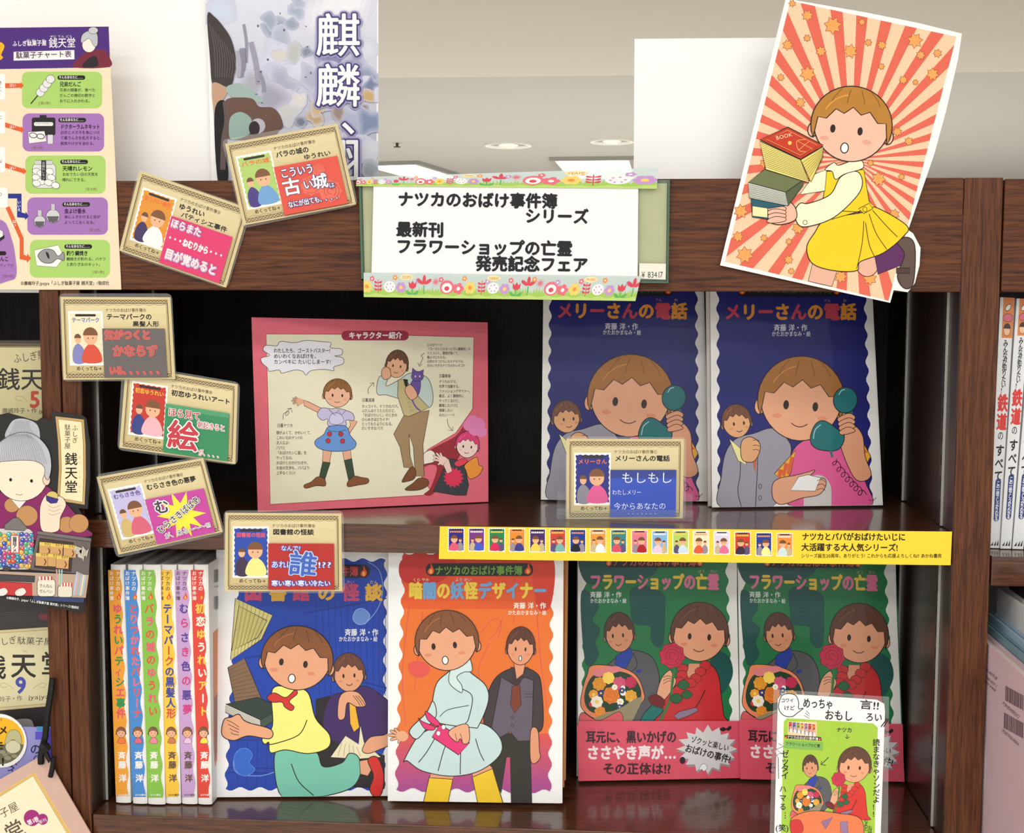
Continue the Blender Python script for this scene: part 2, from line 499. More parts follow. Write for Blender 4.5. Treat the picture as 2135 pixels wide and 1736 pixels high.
tube('nozzle', [(0, 0, 0), (0, 0, -0.03)], 0.012, METAL, t); tube('deflector', [(0, 0, -0.03), (0, 0, -0.036)], 0.03, METAL, t)

# ------------------------------------------------------------------ bookcases
HZ0, HZ1 = 1.4130, 1.5012
MZ1 = 1.2222; MZ0 = float(P(1100, 1160, 0)[2]) + 0.001
BZ1 = 0.9690; BZ0 = 0.945
XL0, XL1 = float(P(124, 605, 0)[0]), float(P(164, 605, 0)[0])
XN0, XN1 = float(P(80, 605, 0)[0]), float(P(121, 605, 0)[0])
XR0, XR1 = float(P(2004, 590, 0)[0]), float(P(2084, 612, 0)[0])
DEP = 0.27
def standard(parent, x, ypos, z0, z1, sgn):
    """perforated metal shelf standard let into a side wall; its slots are real holes"""
    y0, y1 = ypos - 0.005, ypos + 0.005
    xa, xb = (x, x + 0.0012) if sgn > 0 else (x - 0.0012, x)
    vs = []; fs = []; z = z0 + 0.012; pv = z0
    def bb(ya, yb, za, zb):
        k = len(vs); vs.extend(boxv(xa, xb, ya, yb, za, zb)); fs.extend([tuple(i + k for i in f) for f in BOXF])
    bb(y0, y0 + 0.003, z0, z1); bb(y1 - 0.003, y1, z0, z1)
    while z < z1 - 0.014:
        bb(y0 + 0.003, y1 - 0.003, pv, z); pv = z + 0.009; z += 0.0185
    bb(y0 + 0.003, y1 - 0.003, pv, z1)
    st_ = meshobj('shelf_standard', vs, fs, METAL, parent)
    box('standard_glint', xa - (0.0008 if sgn < 0 else 0), xb + (0.0008 if sgn > 0 else 0), y0 - 0.0007, y0 - 0.0001, z0, z1, mat((190, 188, 182), 0.25, 0.2), parent)  # pale strip added as a painted glint along the standard's front edge
def shade_lining(parent, x, sgn, z0, z1, m=None):
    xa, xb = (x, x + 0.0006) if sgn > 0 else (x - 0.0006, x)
    box('inner_shade_sheet', xa, xb, 0.0005, DEP - 0.012, z0, z1, m or WD, parent)  # thin added sheet giving the inner wall its shaded colour
bc = thing('bookcase', 'dark walnut bookcase in the middle with two open shelves of face-out picture books', 'bookcase', loc=((XL0 + XR1) / 2, 0, 0))
ox = (XL0 + XR1) / 2
def B(name, x0, x1, y0, y1, z0, z1, m, parent=bc, off=ox, bevel=0.0008):
    return box(name, x0 - off, x1 - off, y0, y1, z0, z1, m, parent, bevel)
B('side_panel', XL0, XL1, 0, DEP, 0, HZ0 - 0.0003, WV)
B('side_panel', XR0, XR1, 0, DEP, 0, HZ1, WV)
B('header_board', XN0 - 0.30, XR0 - 0.0004, -0.0004, 0.02, HZ0, HZ1, WH)
B('top_panel', XL1, XR0, 0.02, DEP, HZ1 - 0.02, HZ1 - 0.0005, WH)
B('shelf_board', XL1 + 0.001, XR0 - 0.001, 0.0, DEP - 0.012, MZ0, MZ1, WS)
B('shelf_board', XL1 + 0.001, XR0 - 0.001, 0.0, DEP - 0.012, BZ0, BZ1, WS)
B('shelf_board', XL1 + 0.001, XR0 - 0.001, 0.0, DEP - 0.012, 0.60, 0.625, WS)
B('plinth', XL1, XR0, 0.01, 0.03, 0, 0.09, WH)
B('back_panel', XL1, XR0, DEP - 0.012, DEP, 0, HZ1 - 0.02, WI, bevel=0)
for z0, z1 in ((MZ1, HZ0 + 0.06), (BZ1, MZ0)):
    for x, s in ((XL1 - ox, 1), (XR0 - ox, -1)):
        shade_lining(bc, x, s, z0 + 0.0005, z1 - 0.0005)
        standard(bc, x + 0.0006 * s, 0.036, z0 + 0.001, z1 - 0.001, s)
        standard(bc, x + 0.0006 * s, 0.176, z0 + 0.001, z1 - 0.001, s)
# bookcase on the left
bl = thing('bookcase', 'dark walnut bookcase at the left edge holding cream-labelled novels', 'bookcase', loc=(XN1, 0, 0))
BL = lambda name, *a, **k: B(name, *a, parent=bl, off=XN1, **k)
BL('side_panel', XN0, XN1, 0, DEP, 0, HZ0 - 0.0003, WV)
BL('shelf_board', XN0 - 0.30, XN0 - 0.001, 0, DEP - 0.012, MZ0, MZ1, WS)
BL('shelf_board', XN0 - 0.30, XN0 - 0.001, 0, DEP - 0.012, BZ0 - 0.03, BZ1 - 0.03, WS)
BL('side_panel', XN0 - 0.32, XN0 - 0.30, 0, DEP, 0, HZ0 - 0.0003, WV)
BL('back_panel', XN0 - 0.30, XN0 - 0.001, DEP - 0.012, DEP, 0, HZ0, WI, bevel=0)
BL('top_panel', XN0 - 0.32, XN1, 0.021, DEP, HZ1 - 0.02, HZ1 - 0.0005, WH)
# bookcase on the right
brc = thing('bookcase', 'dark walnut bookcase at the right edge holding white railway books', 'bookcase', loc=(XR1, 0, 0))
BR = lambda name, *a, **k: B(name, *a, parent=brc, off=XR1, **k)
RZ1 = float(P(2063, 1160, 0)[2]); RZ0 = float(P(2062, 1221, 0)[2])
XRR = XR1 + 0.0012
BR('header_board', XRR, XRR + 0.4, 0, 0.02, float(P(2100, 608, 0)[2]), HZ1 - 0.001, WH)
BR('shelf_board', XRR, XRR + 0.4, 0, DEP - 0.012, RZ0, RZ1, WS)
BR('shelf_board', XRR, XRR + 0.4, 0, DEP - 0.012, 0.94, 0.962, WS)
BR('side_panel', XRR + 0.4005, XRR + 0.42, 0, DEP, 0, HZ1 - 0.001, WV)
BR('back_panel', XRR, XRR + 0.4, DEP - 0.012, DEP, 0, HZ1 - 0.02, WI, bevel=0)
BR('top_panel', XRR, XRR + 0.42, 0.0205, DEP, HZ1 - 0.02, HZ1 - 0.001, WH)

# ------------------------------------------------------------------ sheet helper
def base_plane(pl_, pr_, z, tilt, th=0.017):
    """plane of something standing on height z whose bottom edge runs from pixel pl_ to pr_"""
    z = z + th * math.sin(math.radians(tilt)) + 0.0004
    a = P(pl_[0], pl_[1], YatZ(pl_[0], pl_[1], z)); b = P(pr_[0], pr_[1], YatZ(pr_[0], pr_[1], z))
    yaw = math.degrees(math.atan2(b[1] - a[1], b[0] - a[0]))
    p = Plane(0, 0, 1, tilt, yaw); p.O = (a + b) / 2
    return p
def sheet(name, label, cat, plane, quad, th, m, part='sheet', group=None):
    t = thing(name, label, cat, plane, group=group)
    slab(part, plane.uv(quad), 0, th, m, t)
    return t
WHITE = mat((251, 251, 251), 0.7, var=0.005)
CARDW = mat((232, 232, 230), 0.6, var=0.01)

# blank boards and posters standing on top of the bookcases
pl = Plane(215, 370, 0.045, 1.0); pl.O[2] = HZ1
sheet('display_board', 'large blank white board standing on the bookcase top at the left', 'board', pl, [(-60, -90), (786, -60), (787, 384), (-60, 384)], 0.003, WHITE)
pl = Plane(1450, 372, 0.045, 1.0); pl.O[2] = HZ1
sheet('blank_card', 'blank white rectangular card standing on the bookcase behind the red sunburst cutout', 'card', pl, [(1323, 81), (1700, 78), (1702, 384), (1321, 384)], 0.002, mat((250, 250, 250), 0.7, var=0.005))
# ------------------------------------------------------------------ generic drawing vocabulary for the covers
SK = (226, 160, 122); BRN = (124, 78, 44)
def rotf(cx, cy, rot):
    c, q = math.cos(math.radians(rot)), math.sin(math.radians(rot))
    def f(pts):
        p = np.asarray(pts, float).reshape(-1, 2)
        return np.stack([cx + p[:, 0] * c - p[:, 1] * q, cy + p[:, 0] * q + p[:, 1] * c], 1)
    return f
def head(a, cx, cy, rx, ry, skin=SK, hair=BRN, rot=0, ol=4, look=0.0, face=True, low=0.42, mouth='s'):
    """a plain paper-doll head with short bobbed hair"""
    T = rotf(cx, cy, rot)
    for s in (-1, 1): a.poly(T([(s * rx * 1.0 + rx * 0.13 * math.cos(t), ry * 0.22 + ry * 0.2 * math.sin(t)) for t in np.linspace(0, 6.1, 14)]), skin, ol)
    a.poly(T([(rx * math.cos(t) * (1 - 0.06 * max(0, math.sin(t))), ry * math.sin(t)) for t in np.linspace(0, 2 * math.pi, 36, endpoint=False)]), skin, ol)
    up = [(rx * 1.07 * math.cos(t), ry * 1.08 * math.sin(t)) for t in np.linspace(math.pi - low, 2 * math.pi + low, 24)]
    fr = []
    for k in range(9):
        t = 1 - k / 8.0; x = (t * 2 - 1) * rx * 0.90
        fr.append((x, ry * (-0.02 - 0.44 * (1 - (x / rx) ** 2)) + (ry * 0.13 if k % 2 else -ry * 0.04)))
    a.poly(T(up + fr), hair, ol)
    lt, dk = tuple(min(255, v * 1.18 + 8) for v in hair), tuple(v * .6 for v in hair)
    a.line(T([(rx * .80 * math.cos(t), ry * .84 * math.sin(t)) for t in np.linspace(3.6, 4.5, 9)]), ol * 1.3, lt)
    for k in (-.5, -.15, .25, .6): a.line(T([(rx * k * .7, -ry * .98), (rx * k * 1.05, -ry * .74), (rx * k * 1.15, -ry * .60)]), ol * .6, dk)
    if not face: return
    for s in (-1, 1):
        ex = (look + s * 0.36) * rx
        a.poly(T([(ex + rx * 0.07 * math.cos(t), ry * 0.14 + ry * 0.115 * math.sin(t)) for t in np.linspace(0, 6.1, 14)]), (45, 30, 26))
        a.poly(T([((look + s * 0.56) * rx + rx * 0.12 * math.cos(t), ry * 0.42 + ry * 0.06 * math.sin(t)) for t in np.linspace(0, 6.1, 14)]), tuple(v * 0.97 if i == 0 else v * 0.86 for i, v in enumerate(skin)))
    if mouth == 'o': a.poly(T([(look * rx + rx * .1 * math.cos(t), ry * (.64 + .14 * math.sin(t))) for t in np.linspace(0, 6.1, 18)]), (250, 247, 244), ol)
    else: a.line(T([(look * rx + x * rx * 0.2, ry * (0.58 + 0.08 * (1 - x * x))) for x in np.linspace(-1, 1, 7)]), max(1.0, ol), INK)
def mini(a, x0, y0, x1, y1, bg, hair=BRN, dress=(220, 80, 80), second=(150, 140, 150), frame=(250, 248, 240), tcol=(235, 110, 60), bar=None, t1=None, side=1, skin=(236, 180, 140)):
    """a small printed book cover: frame, wavy panel, title bar, two plain figures"""
    w_, h_ = x1 - x0, y1 - y0
    a.rect(x0, y0, x1, y1, frame)
    q = [(x0 + .05 * w_, y0 + .04 * h_), (x1 - .05 * w_, y0 + .04 * h_), (x1 - .05 * w_, y1 - .05 * h_), (x0 + .05 * w_, y1 - .05 * h_)]
    a.poly(wavy(q, (6, 9), 0.012 * w_), bg)
    a.rrect(x0 + .2 * w_, y0 + .055 * h_, x1 - .2 * w_, y0 + .10 * h_, .02 * h_, bar or (40, 28, 24))
    if t1: a.text(t1, x0 + .1 * w_, y0 + .115 * h_, .1 * h_, tcol, width=.8 * w_, bold=.03)
    else:
        for k in range(7): a.rect(x0 + (.12 + .11 * k) * w_, y0 + .13 * h_, x0 + (.20 + .11 * k) * w_, y0 + .2 * h_, tcol)
    sx = lambda f: x0 + (f if side > 0 else 1 - f) * w_
    if second:
        a.blob([(sx(.12), y1 - .05 * h_), (sx(.1), y0 + .72 * h_), (sx(.25), y0 + .60 * h_), (sx(.42), y0 + .72 * h_), (sx(.42), y1 - .05 * h_)], second)
        a.ell(sx(.25), y0 + .52 * h_, .09 * w_, .08 * h_, skin); a.poly([(sx(.25) + .1 * w_ * math.cos(t), y0 + .50 * h_ + .08 * h_ * math.sin(t)) for t in np.linspace(math.pi, 2 * math.pi, 9)], (110, 70, 50))
    a.blob([(sx(.38), y1 - .06 * h_), (sx(.42), y0 + .72 * h_), (sx(.62), y0 + .60 * h_), (sx(.85), y0 + .72 * h_), (sx(.90), y1 - .06 * h_)], dress)
    a.ell(sx(.62), y0 + .48 * h_, .2 * w_, .145 * h_, skin)
    a.poly([(sx(.62) + .215 * w_ * math.cos(t), y0 + .45 * h_ + .15 * h_ * math.sin(t)) for t in np.linspace(math.pi, 2 * math.pi, 12)], hair)
    for s in (-1, 1): a.ell(sx(.62) + s * .07 * w_, y0 + .5 * h_, .015 * w_, .015 * h_, INK)
def hand(a, cx, cy, r, ang, skin=SK, ol=3):
    """mitt of palm and five fingers"""
    T = rotf(cx, cy, ang)
    for k, (an, l) in enumerate(((-70, .95), (-28, 1.5), (-6, 1.7), (14, 1.6), (34, 1.3))):
        c, q = math.cos(math.radians(an)), math.sin(math.radians(an)); w2 = .2
        a.poly(T([(r * (c * .3 + q * w2), r * (q * .3 - c * w2)), (r * (c * l + q * w2 * .8), r * (q * l - c * w2 * .8)), (r * c * (l + .15), r * q * (l + .15)), (r * (c * l - q * w2 * .8), r * (q * l + c * w2 * .8)), (r * (c * .3 - q * w2), r * (q * .3 + c * w2))]), skin, ol)
    a.poly(T([(r * .78 * math.cos(t), r * .68 * math.sin(t)) for t in np.linspace(0, 6.1, 16)]), skin)
def flower(a, x, y, r, c, n=6, mid=(250, 220, 90), ol=0):
    for k in range(n):
        t = 2 * math.pi * k / n
        a.ell(x + .6 * r * math.cos(t), y + .6 * r * math.sin(t), .42 * r, .42 * r, c, ol, n=10)
    a.ell(x, y, .34 * r, .34 * r, mid, n=10)
def rose(a, x, y, r, c, ol=2):
    dk = tuple(v * .72 for v in c)
    a.star(x, y, r, r * .86, 8, c, ol, 10, dk)
    for q in (.72, .48, .24): a.line([(x + r * q * math.cos(t + q * 5), y + r * q * math.sin(t + q * 5)) for t in np.linspace(0, 5.0, 16)], max(1.2, r * .05), dk)
def flame(a, x, y, r):
    a.blob([(x - r, y + r), (x - r * .9, y), (x - r * .2, y - r * .8), (x, y - 2.2 * r), (x + r * .5, y - r), (x + r, y), (x + r * .8, y + r), (x, y + r * 1.5)], (226, 74, 40), 0)
    a.ell(x, y + r * .5, r * .5, r * .75, (240, 170, 70))

# ------------------------------------------------------------------ painted poster (region frame 2)
pl = Plane(610, 372, 0.038, 1.0); pl.O[2] = HZ1
m2 = affine(420, 0, 540 / 2135)
quad = [(429, -60), (789, -60), (788, 384), (441, 384)]
t = sheet('painted_poster', 'grey watercolour poster with tall white calligraphy standing on the bookcase', 'poster', pl, quad, 0.001, WHITE)
a = Art(pl, m2, clip=(35, -230, 1462, 1510))
L = lambda y: 38 + (y + 0) * 0.066
a.bands([(L(-230), -230), (1450, -230), (1440, 1510), (L(1510), 1510)], -230, 1510, 26, (226, 230, 244), (176, 178, 196))
rs = random.Random(3)
def wash(cx, cy, r, c, k=9, sq=1.0):
    R_ = [0.6 + 0.7 * rs.random() for i in range(k)]
    for f, m_ in ((1.18, .3), (1.0, .5), (.8, .72), (.6, .9)):
        a.blob([(cx + r * f * R_[i] * math.cos(6.283 * i / k) + 8 * rs.random(), cy + sq * r * f * R_[i] * math.sin(6.283 * i / k)) for i in range(k)], tuple(204 + (-204 + v) * m_ if j < 2 else 224 + (v - 224) * m_ for j, v in enumerate(c)), n=4)
wash(150, 60, 150, (206, 216, 238)); wash(1150, 100, 260, (240, 240, 246)); wash(1330, 420, 120, (215, 218, 232))
for cx, cy, r, c in ((600, 240, 95, (142, 154, 176)), (560, 180, 60, (156, 168, 190)), (790, 90, 60, (166, 178, 200)), (740, 200, 50, (150, 160, 182)), (790, 20, 45, (172, 184, 206)),
                     (650, 330, 90, (172, 182, 202)), (620, 460, 120, (212, 216, 236)), (820, 560, 110, (214, 216, 236)), (560, 600, 90, (196, 200, 222)), (660, 700, 120, (170, 172, 196)),
                     (640, 450, 60, (214, 210, 196)), (760, 440, 70, (188, 190, 186)), (870, 430, 45, (124, 136, 158)), (900, 640, 110, (178, 178, 204)), (1130, 500, 150, (132, 128, 170)),
                     (1260, 560, 110, (160, 160, 190)), (1370, 640, 80, (140, 152, 180)), (1350, 760, 90, (216, 220, 234)), (1390, 700, 60, (112, 124, 158)), (1080, 720, 150, (170, 168, 206)),
                     (700, 900, 110, (204, 204, 204)), (800, 820, 60, (224, 220, 214)), (560, 820, 130, (162, 160, 180)), (930, 960, 70, (196, 160, 110)), (960, 900, 60, (206, 178, 134)),
                     (1380, 800, 55, (198, 164, 106)), (1330, 900, 40, (124, 96, 76)), (1240, 1000, 110, (170, 180, 206)), (1380, 1010, 110, (122, 136, 170)), (1270, 1200, 130, (196, 200, 220)),
                     (1400, 1240, 90, (212, 214, 224)), (1390, 1400, 80, (150, 160, 170)), (820, 1010, 50, (110, 120, 140)), (440, 700, 90, (170, 170, 182)), (1130, 930, 60, (150, 130, 120))):
    wash(cx, cy, r, c)
for x0, y0, x1, y1, w_, c in ((350, 200, 372, 520, 26, (150, 148, 166)), (340, 400, 330, 640, 44, (140, 136, 160)), (410, 350, 470, 700, 40, (158, 154, 176)), (300, 420, 310, 640, 30, (172, 170, 184)), (480, 600, 520, 760, 34, (146, 146, 164))):
    a.curve([(x0, y0), ((x0 + x1) / 2 + 12, (y0 + y1) / 2), (x1, y1)], w_, c)
# dark mass of hair, collar and robe of a plain seated figure seen from behind
a.blob([(52, 130), (110, 140), (190, 230), (250, 330), (285, 480), (275, 620), (240, 720), (170, 700), (95, 690), (76, 500)], (66, 60, 60))
for k in range(9): a.curve([(70 + 24 * k, 200 + 30 * k), (110 + 22 * k, 400 + 20 * k), (120 + 18 * k, 640)], 5, (104, 98, 96))
a.blob([(95, 690), (210, 730), (200, 800), (150, 860), (108, 920)], (198, 158, 134))
a.blob([(210, 720), (330, 690), (440, 760), (530, 850), (400, 830), (250, 800)], (160, 182, 176))
a.blob([(215, 820), (330, 805), (430, 820), (480, 880), (590, 890), (650, 950), (676, 1040), (640, 1080), (560, 1150), (240, 1150), (130, 1100), (180, 900)], (108, 80, 70))
a.blob([(112, 930), (190, 830), (215, 980), (215, 1180), (220, 1500), (140, 1500)], (30, 26, 30))
a.curve([(200, 840), (215, 1000), (190, 1150), (180, 1400)], 44, (102, 84, 84))
a.blob([(250, 960), (330, 925), (410, 975), (420, 1060), (380, 1120), (250, 1150), (230, 1050)], (150, 176, 168))
a.ell(470, 1040, 60, 62, (186, 186, 198)); a.ell(440, 1060, 45, 60, (52, 42, 44))
rs2 = random.Random(9)
for _ in range(26): a.ell(rs2.uniform(450, 1430), rs2.uniform(100, 1450), rs2.uniform(4, 13), rs2.uniform(4, 13), (96, 104, 124), n=10)
DV = (78, 66, 128)
for s_, x, y, k in (('麒', 945, 105, 375), ('麟', 945, 520, 375), ('、', 1150, 800, 330), ('翔', 945, 1130, 375)):
    a.text(s_, x, y, k, (170, 164, 200), outline=((168, 162, 202), 30)); a.text(s_, x, y, k, (250, 250, 252), bold=0.012, outline=(DV, 17))
a.build(t, 0.0)

# ------------------------------------------------------------------ laminated quiz cards
TAN = (216, 198, 150)
CW, CH = 643, 482
def card_face(a, num, t1, t2, mn, t2x=300, cover_title=None):
    a.rect(2, 2, CW - 2, CH - 2, (214, 196, 146))
    a.bands([(30, 50), (CW - 30, 50), (CW - 30, CH - 40), (30, CH - 40)], 50, CH - 40, 8, (222, 206, 160), (205, 186, 134))
    BR_ = (92, 66, 40)
    for y0 in (16, 448):
        n = 30
        for ph in (0, 1):
            a.line([(18 + (CW - 36) * k / n, y0 + 5 + (14 if (k + ph) % 2 else 0)) for k in range(n + 1)], 4.0, BR_)
        a.line([(18, y0 + 2), (CW - 18, y0 + 2)], 3.6, BR_); a.line([(18, y0 + 22), (CW - 18, y0 + 22)], 3.4, BR_)
        a.line([(18 + (CW - 36) * k / 60, y0 + (30 if y0 < 100 else -8) + 4 * math.sin(k * 1.05)) for k in range(61)], 1.6, (130, 100, 62))
    for x in (20, CW - 20):
        a.line([(x, 40), (x, 448)], 4.2, BR_); a.line([(x + (7 if x < 100 else -7), 44), (x + (7 if x < 100 else -7), 444)], 1.5, (140, 112, 72))
    mini(a, 42, 84, 242, 400, **mn)
    a.text('ナツカのおばけ事件簿' + num, 257, 66, 24, (96, 80, 50), width=240, bold=.01)
    a.text(t1, 262, 98, 38, (26, 22, 18), bold=0.04, width=len(t1) * 38.0)
    if t2: a.text(t2, t2x, 142, 34, (26, 22, 18), bold=0.035, width=len(t2) * 39.0)
    a.text('めくってね→', 78, 404, 28, (40, 32, 22), width=146, bold=0.02)
def card(label, Yf, film, paper, num, t1, t2, mn, notecol, note, t2x=300, tilt=0.0, thing_=None, flap=(240, 186, 602, 470), group='laminated quiz cards', filmY=0.0005, name='quiz_card'):
    cx = sum(p[0] for p in paper) / 4; cy = max(p[1] for p in paper)
    pl = Plane(cx, cy, Yf, tilt)
    t = thing(name, label, 'card', pl, group=group)
    # rounded clear laminate rim
    uvp = pl.uv(film); rr = []
    for i in range(4):
        p, a_, b_ = uvp[i], uvp[i - 1], uvp[(i + 1) % 4]
        da = (a_ - p) / np.linalg.norm(a_ - p); db = (b_ - p) / np.linalg.norm(b_ - p); r = 0.005
        for k in range(6):
            u = k / 5.0; rr.append(p + da * r * (1 - u) ** 2 + db * r * u ** 2)
    if tilt: rr = [(u, max(v, 0.0004)) for u, v in rr]; pl.lim = (-1, 0.0005, 1)
    slab('laminate_film', rr, filmY, filmY + 0.0003, FILM, t)
    slab('printed_card', pl.uv(paper), 0.0, 0.0004, mat(TAN, 0.5), t)
    H = homog([(0, 0), (CW, 0), (CW, CH), (0, CH)], paper)
    a = Art(pl, H, clip=(0, 0, CW, CH))
    card_face(a, num, t1, t2, mn, t2x)
    a.build(t, 0.0, PG2)
    x0, y0, x1, y1 = flap
    slab('flap', pl.uv(H([(x0, y0), (x1, y0), (x1, y1), (x0, y1)])), -0.0022, -0.0019, mat(notecol, 0.5), t)
    b = Art(pl, H, clip=(x0, y0, x1, y1)); note(b); b.build(t, -0.0022, PG2, names=('flap_picture', 'flap_lettering'))
    return t
PG2 = printmat('laminated_print', 0.45, 0.35, coat=0.3)
c5 = affine(240, 240, 520 / 2135); c3 = affine(0, 580, 540 / 1512.0); c6_ = affine(440, 1060, 380 / 976.0); r3m = affine(1100, 600, 780 / 2135.0)
def n_red(b):
    for cx, cy, r in ((420, 330, 60), (520, 380, 70), (480, 250, 40)): rose(b, cx, cy, r, (236, 104, 84), 1)
    W, O = (252, 246, 246), ((92, 74, 134), 5)
    b.text('こういう', 268, 200, 62, W, width=190, bold=.02, outline=O)
    b.text('古', 262, 262, 104, W, bold=.025, outline=O); b.text('い', 378, 290, 58, W, bold=.02, outline=O); b.text('城', 430, 268, 92, W, bold=.025, outline=O); b.text('は', 520, 332, 34, W, outline=O)
    b.text('なにが出ても、、、、', 272, 396, 40, W, width=300, bold=.02, outline=O)
def n_pink(b):
    W = (252, 236, 240); O = ((236, 110, 150), 3.5)
    b.text('ほらまた', 250, 196, 56, W, width=180, bold=.05, outline=((150, 160, 220), 6)); b.text('ほらまた', 249, 194, 56, W, width=180, bold=.03, outline=O)
    b.text('・・・ねむりから・・・', 250, 284, 50, W, width=335, bold=.05, outline=O)
    b.text('目が覚めると', 262, 372, 66, W, width=310, bold=.05, outline=((150, 160, 220), 7)); b.text('目が覚めると', 260, 369, 66, W, width=310, bold=.03, outline=O)
def n_grey(b):
    W = (128, 108, 106); O = ((226, 92, 84), 6)
    b.text('気がつくと', 252, 194, 58, W, width=270, bold=.0, outline=O); b.text('かならず', 296, 282, 68, W, width=262, outline=O)
    b.text('いる、、、、、、', 272, 404, 50, W, width=310, outline=O)
def n_green(b):
    R = (196, 52, 66); O = ((250, 250, 246), 4)
    b.rect(240, 186, 602, 214, (78, 156, 112))
    b.text('ほら見て', 256, 204, 54, R, width=185, bold=.02, outline=O); b.text('朝起きると', 424, 258, 42, R, width=160, bold=.01, outline=O)
    b.text('絵', 262, 268, 175, R, bold=.03, outline=((250, 250, 246), 11)); b.text('が、、、、', 440, 420, 40, R, width=130, outline=((250, 240, 240), 3))
def n_mag(b):
    b.star(430, 320, 150, 72, 10, (246, 230, 60), 0, 8)
    G = (70, 66, 64); O = ((250, 248, 250), 4.5)
    b.text('む', 282, 200, 92, G, bold=.03, outline=((250, 248, 250), 9)); b.text('むらさきばばあ', 258, 370, 52, G, width=330, rot=-28, bold=.02, outline=O)
    b.text('が、来る〜〜〜!!!', 300, 410, 40, G, width=290, rot=-3, outline=((250, 248, 250), 3))
def n_dred(b):
    B_ = (62, 96, 190); O = ((240, 244, 252), 5)
    b.text('なんで?', 310, 196, 36, (240, 244, 252), width=110, outline=((90, 100, 190), 4)); b.text('あれは', 256, 290, 48, (240, 244, 252), width=125, outline=((70, 90, 190), 4))
    b.text('誰', 362, 220, 160, B_, bold=.02, rot=6, outline=((190, 212, 246), 9)); b.text('!??', 512, 290, 48, (240, 244, 252), width=80, outline=((90, 100, 190), 4))
    b.text('寒い寒い寒い冷たい', 258, 410, 38, (240, 244, 252), width=325, bold=.02, outline=((70, 90, 190), 5))
def n_blue(b):
    W = (226, 232, 250)
    b.rect(240, 186, 602, 236, (40, 62, 142))
    b.text('もしもし', 298, 196, 74, W, width=285); b.text('わたしメリー', 250, 304, 34, W, width=160); b.text('今からあなたの', 258, 382, 46, W, width=290)
    b.text('・・・・・・・', 330, 440, 24, W, width=170)
q = lambda m, pts: [tuple(v) for v in m(pts)]
card('laminated card with a pink flap, tilted clockwise, taped on the header board at far left', -0.0040, q(c5, [(196, 462), (1172, 796), (958, 1488), (28, 1172)]), q(c5, [(212, 472), (1148, 800), (950, 1476), (36, 1158)]), '⑧', 'ゆうれい', 'パティシエ事件', dict(bg=(224, 146, 40), dress=(240, 238, 240), second=(60, 40, 90), t1='ゆうれい事件'), (220, 56, 110), n_pink, t2x=285)
card('laminated card with an orange-red flap overlapping the painted poster and the header board', -0.0075, q(c5, [(908, 210), (1920, 34), (2078, 770), (1096, 968)]), q(c5, [(940, 245), (1905, 72), (2062, 762), (1098, 944)]), '⑬', 'バラの城の', 'ゆうれい', dict(bg=(176, 206, 110), dress=(110, 160, 210), second=(70, 50, 130), t1='バラの城'), (222, 82, 66), n_red, t2x=412)
card('laminated card with a grey flap, upright, topmost of the column over the left bookcase post', -0.0075, q(c3, [(340, 88), (1002, 88), (1028, 598), (364, 602)]), q(c3, [(352, 108), (995, 110), (1023, 588), (370, 592)]), '⑪', 'テーマパークの', '黒髪人形', dict(bg=(236, 226, 190), dress=(214, 76, 48), second=(130, 130, 190), t1='テーマパーク', tcol=(60, 110, 190)), (104, 98, 98), n_grey, t2x=412)
card('laminated card with a green flap hanging second in the column on the left post', -0.0035, q(c3, [(712, 492), (1400, 608), (1385, 1092), (683, 1002)]), q(c3, [(735, 508), (1388, 618), (1374, 1084), (696, 988)]), '⑮', '初恋ゆうれいアート', None, dict(bg=(196, 50, 34), dress=(240, 180, 190), second=(44, 60, 130), t1='初恋ゆうれい', tcol=(246, 190, 60)), (54, 140, 92), n_green)
card('laminated card with a magenta flap and a yellow burst, third down on the left post', -0.0075, q(c3, [(556, 1146), (1192, 1036), (1312, 1490), (678, 1634)]), q(c3, [(563, 1160), (1186, 1048), (1300, 1480), (692, 1612)]), '⑭', 'むらさき色の悪夢', None, dict(bg=(196, 190, 228), dress=(214, 96, 120), second=(206, 180, 110), t1='むらさき色', tcol=(100, 70, 160)), (196, 70, 160), n_mag, t2x=470)
card('laminated card with a dark red flap hanging over the blue library book', -0.0050, q(c6_, [(66, 10), (708, 10), (716, 454), (68, 450)]), q(c6_, [(76, 22), (698, 26), (703, 442), (74, 442)]), '⑯', '図書館の怪談', None, dict(bg=(30, 70, 170), dress=(236, 232, 140), second=(60, 40, 70), t1='図書館の怪談', tcol=(226, 90, 110)), (182, 44, 40), n_dred, t2x=420)
# the card standing on the middle shelf in a clear acrylic stand
film = q(r3m, [(218, 846), (905, 852), (902, 1326), (214, 1334)]); paper = q(r3m, [(222, 860), (893, 862), (886, 1314), (220, 1318)])
Yc = YatZ(1300, 1084, MZ1)
card('laminated card with a bright blue flap standing on the middle shelf before the telephone book', Yc, film, paper, '①', 'メリーさんの電話', None, dict(bg=(28, 36, 130), dress=(226, 90, 150), second=(140, 136, 150), t1='メリーさん', tcol=(236, 120, 60)), (52, 82, 190), n_blue, tilt=4)
st = thing('card_stand', 'small clear acrylic stand holding the blue quiz card on the middle shelf', 'card stand', loc=P(1302, 1084, Yc))
w2 = 0.057
box('base', -w2, w2, -0.004, 0.022, 0.0003, 0.0022, ACRY, st, 0.0005)
box('front_lip', -w2, w2, -0.0065, -0.0045, 0.0003, 0.0100, ACRY, st, 0.0004)
slab('back_rest', [(-w2, 0.002), (w2, 0.002), (w2, 0.022), (-w2, 0.022)], 0.0075, 0.0092, ACRY, st)
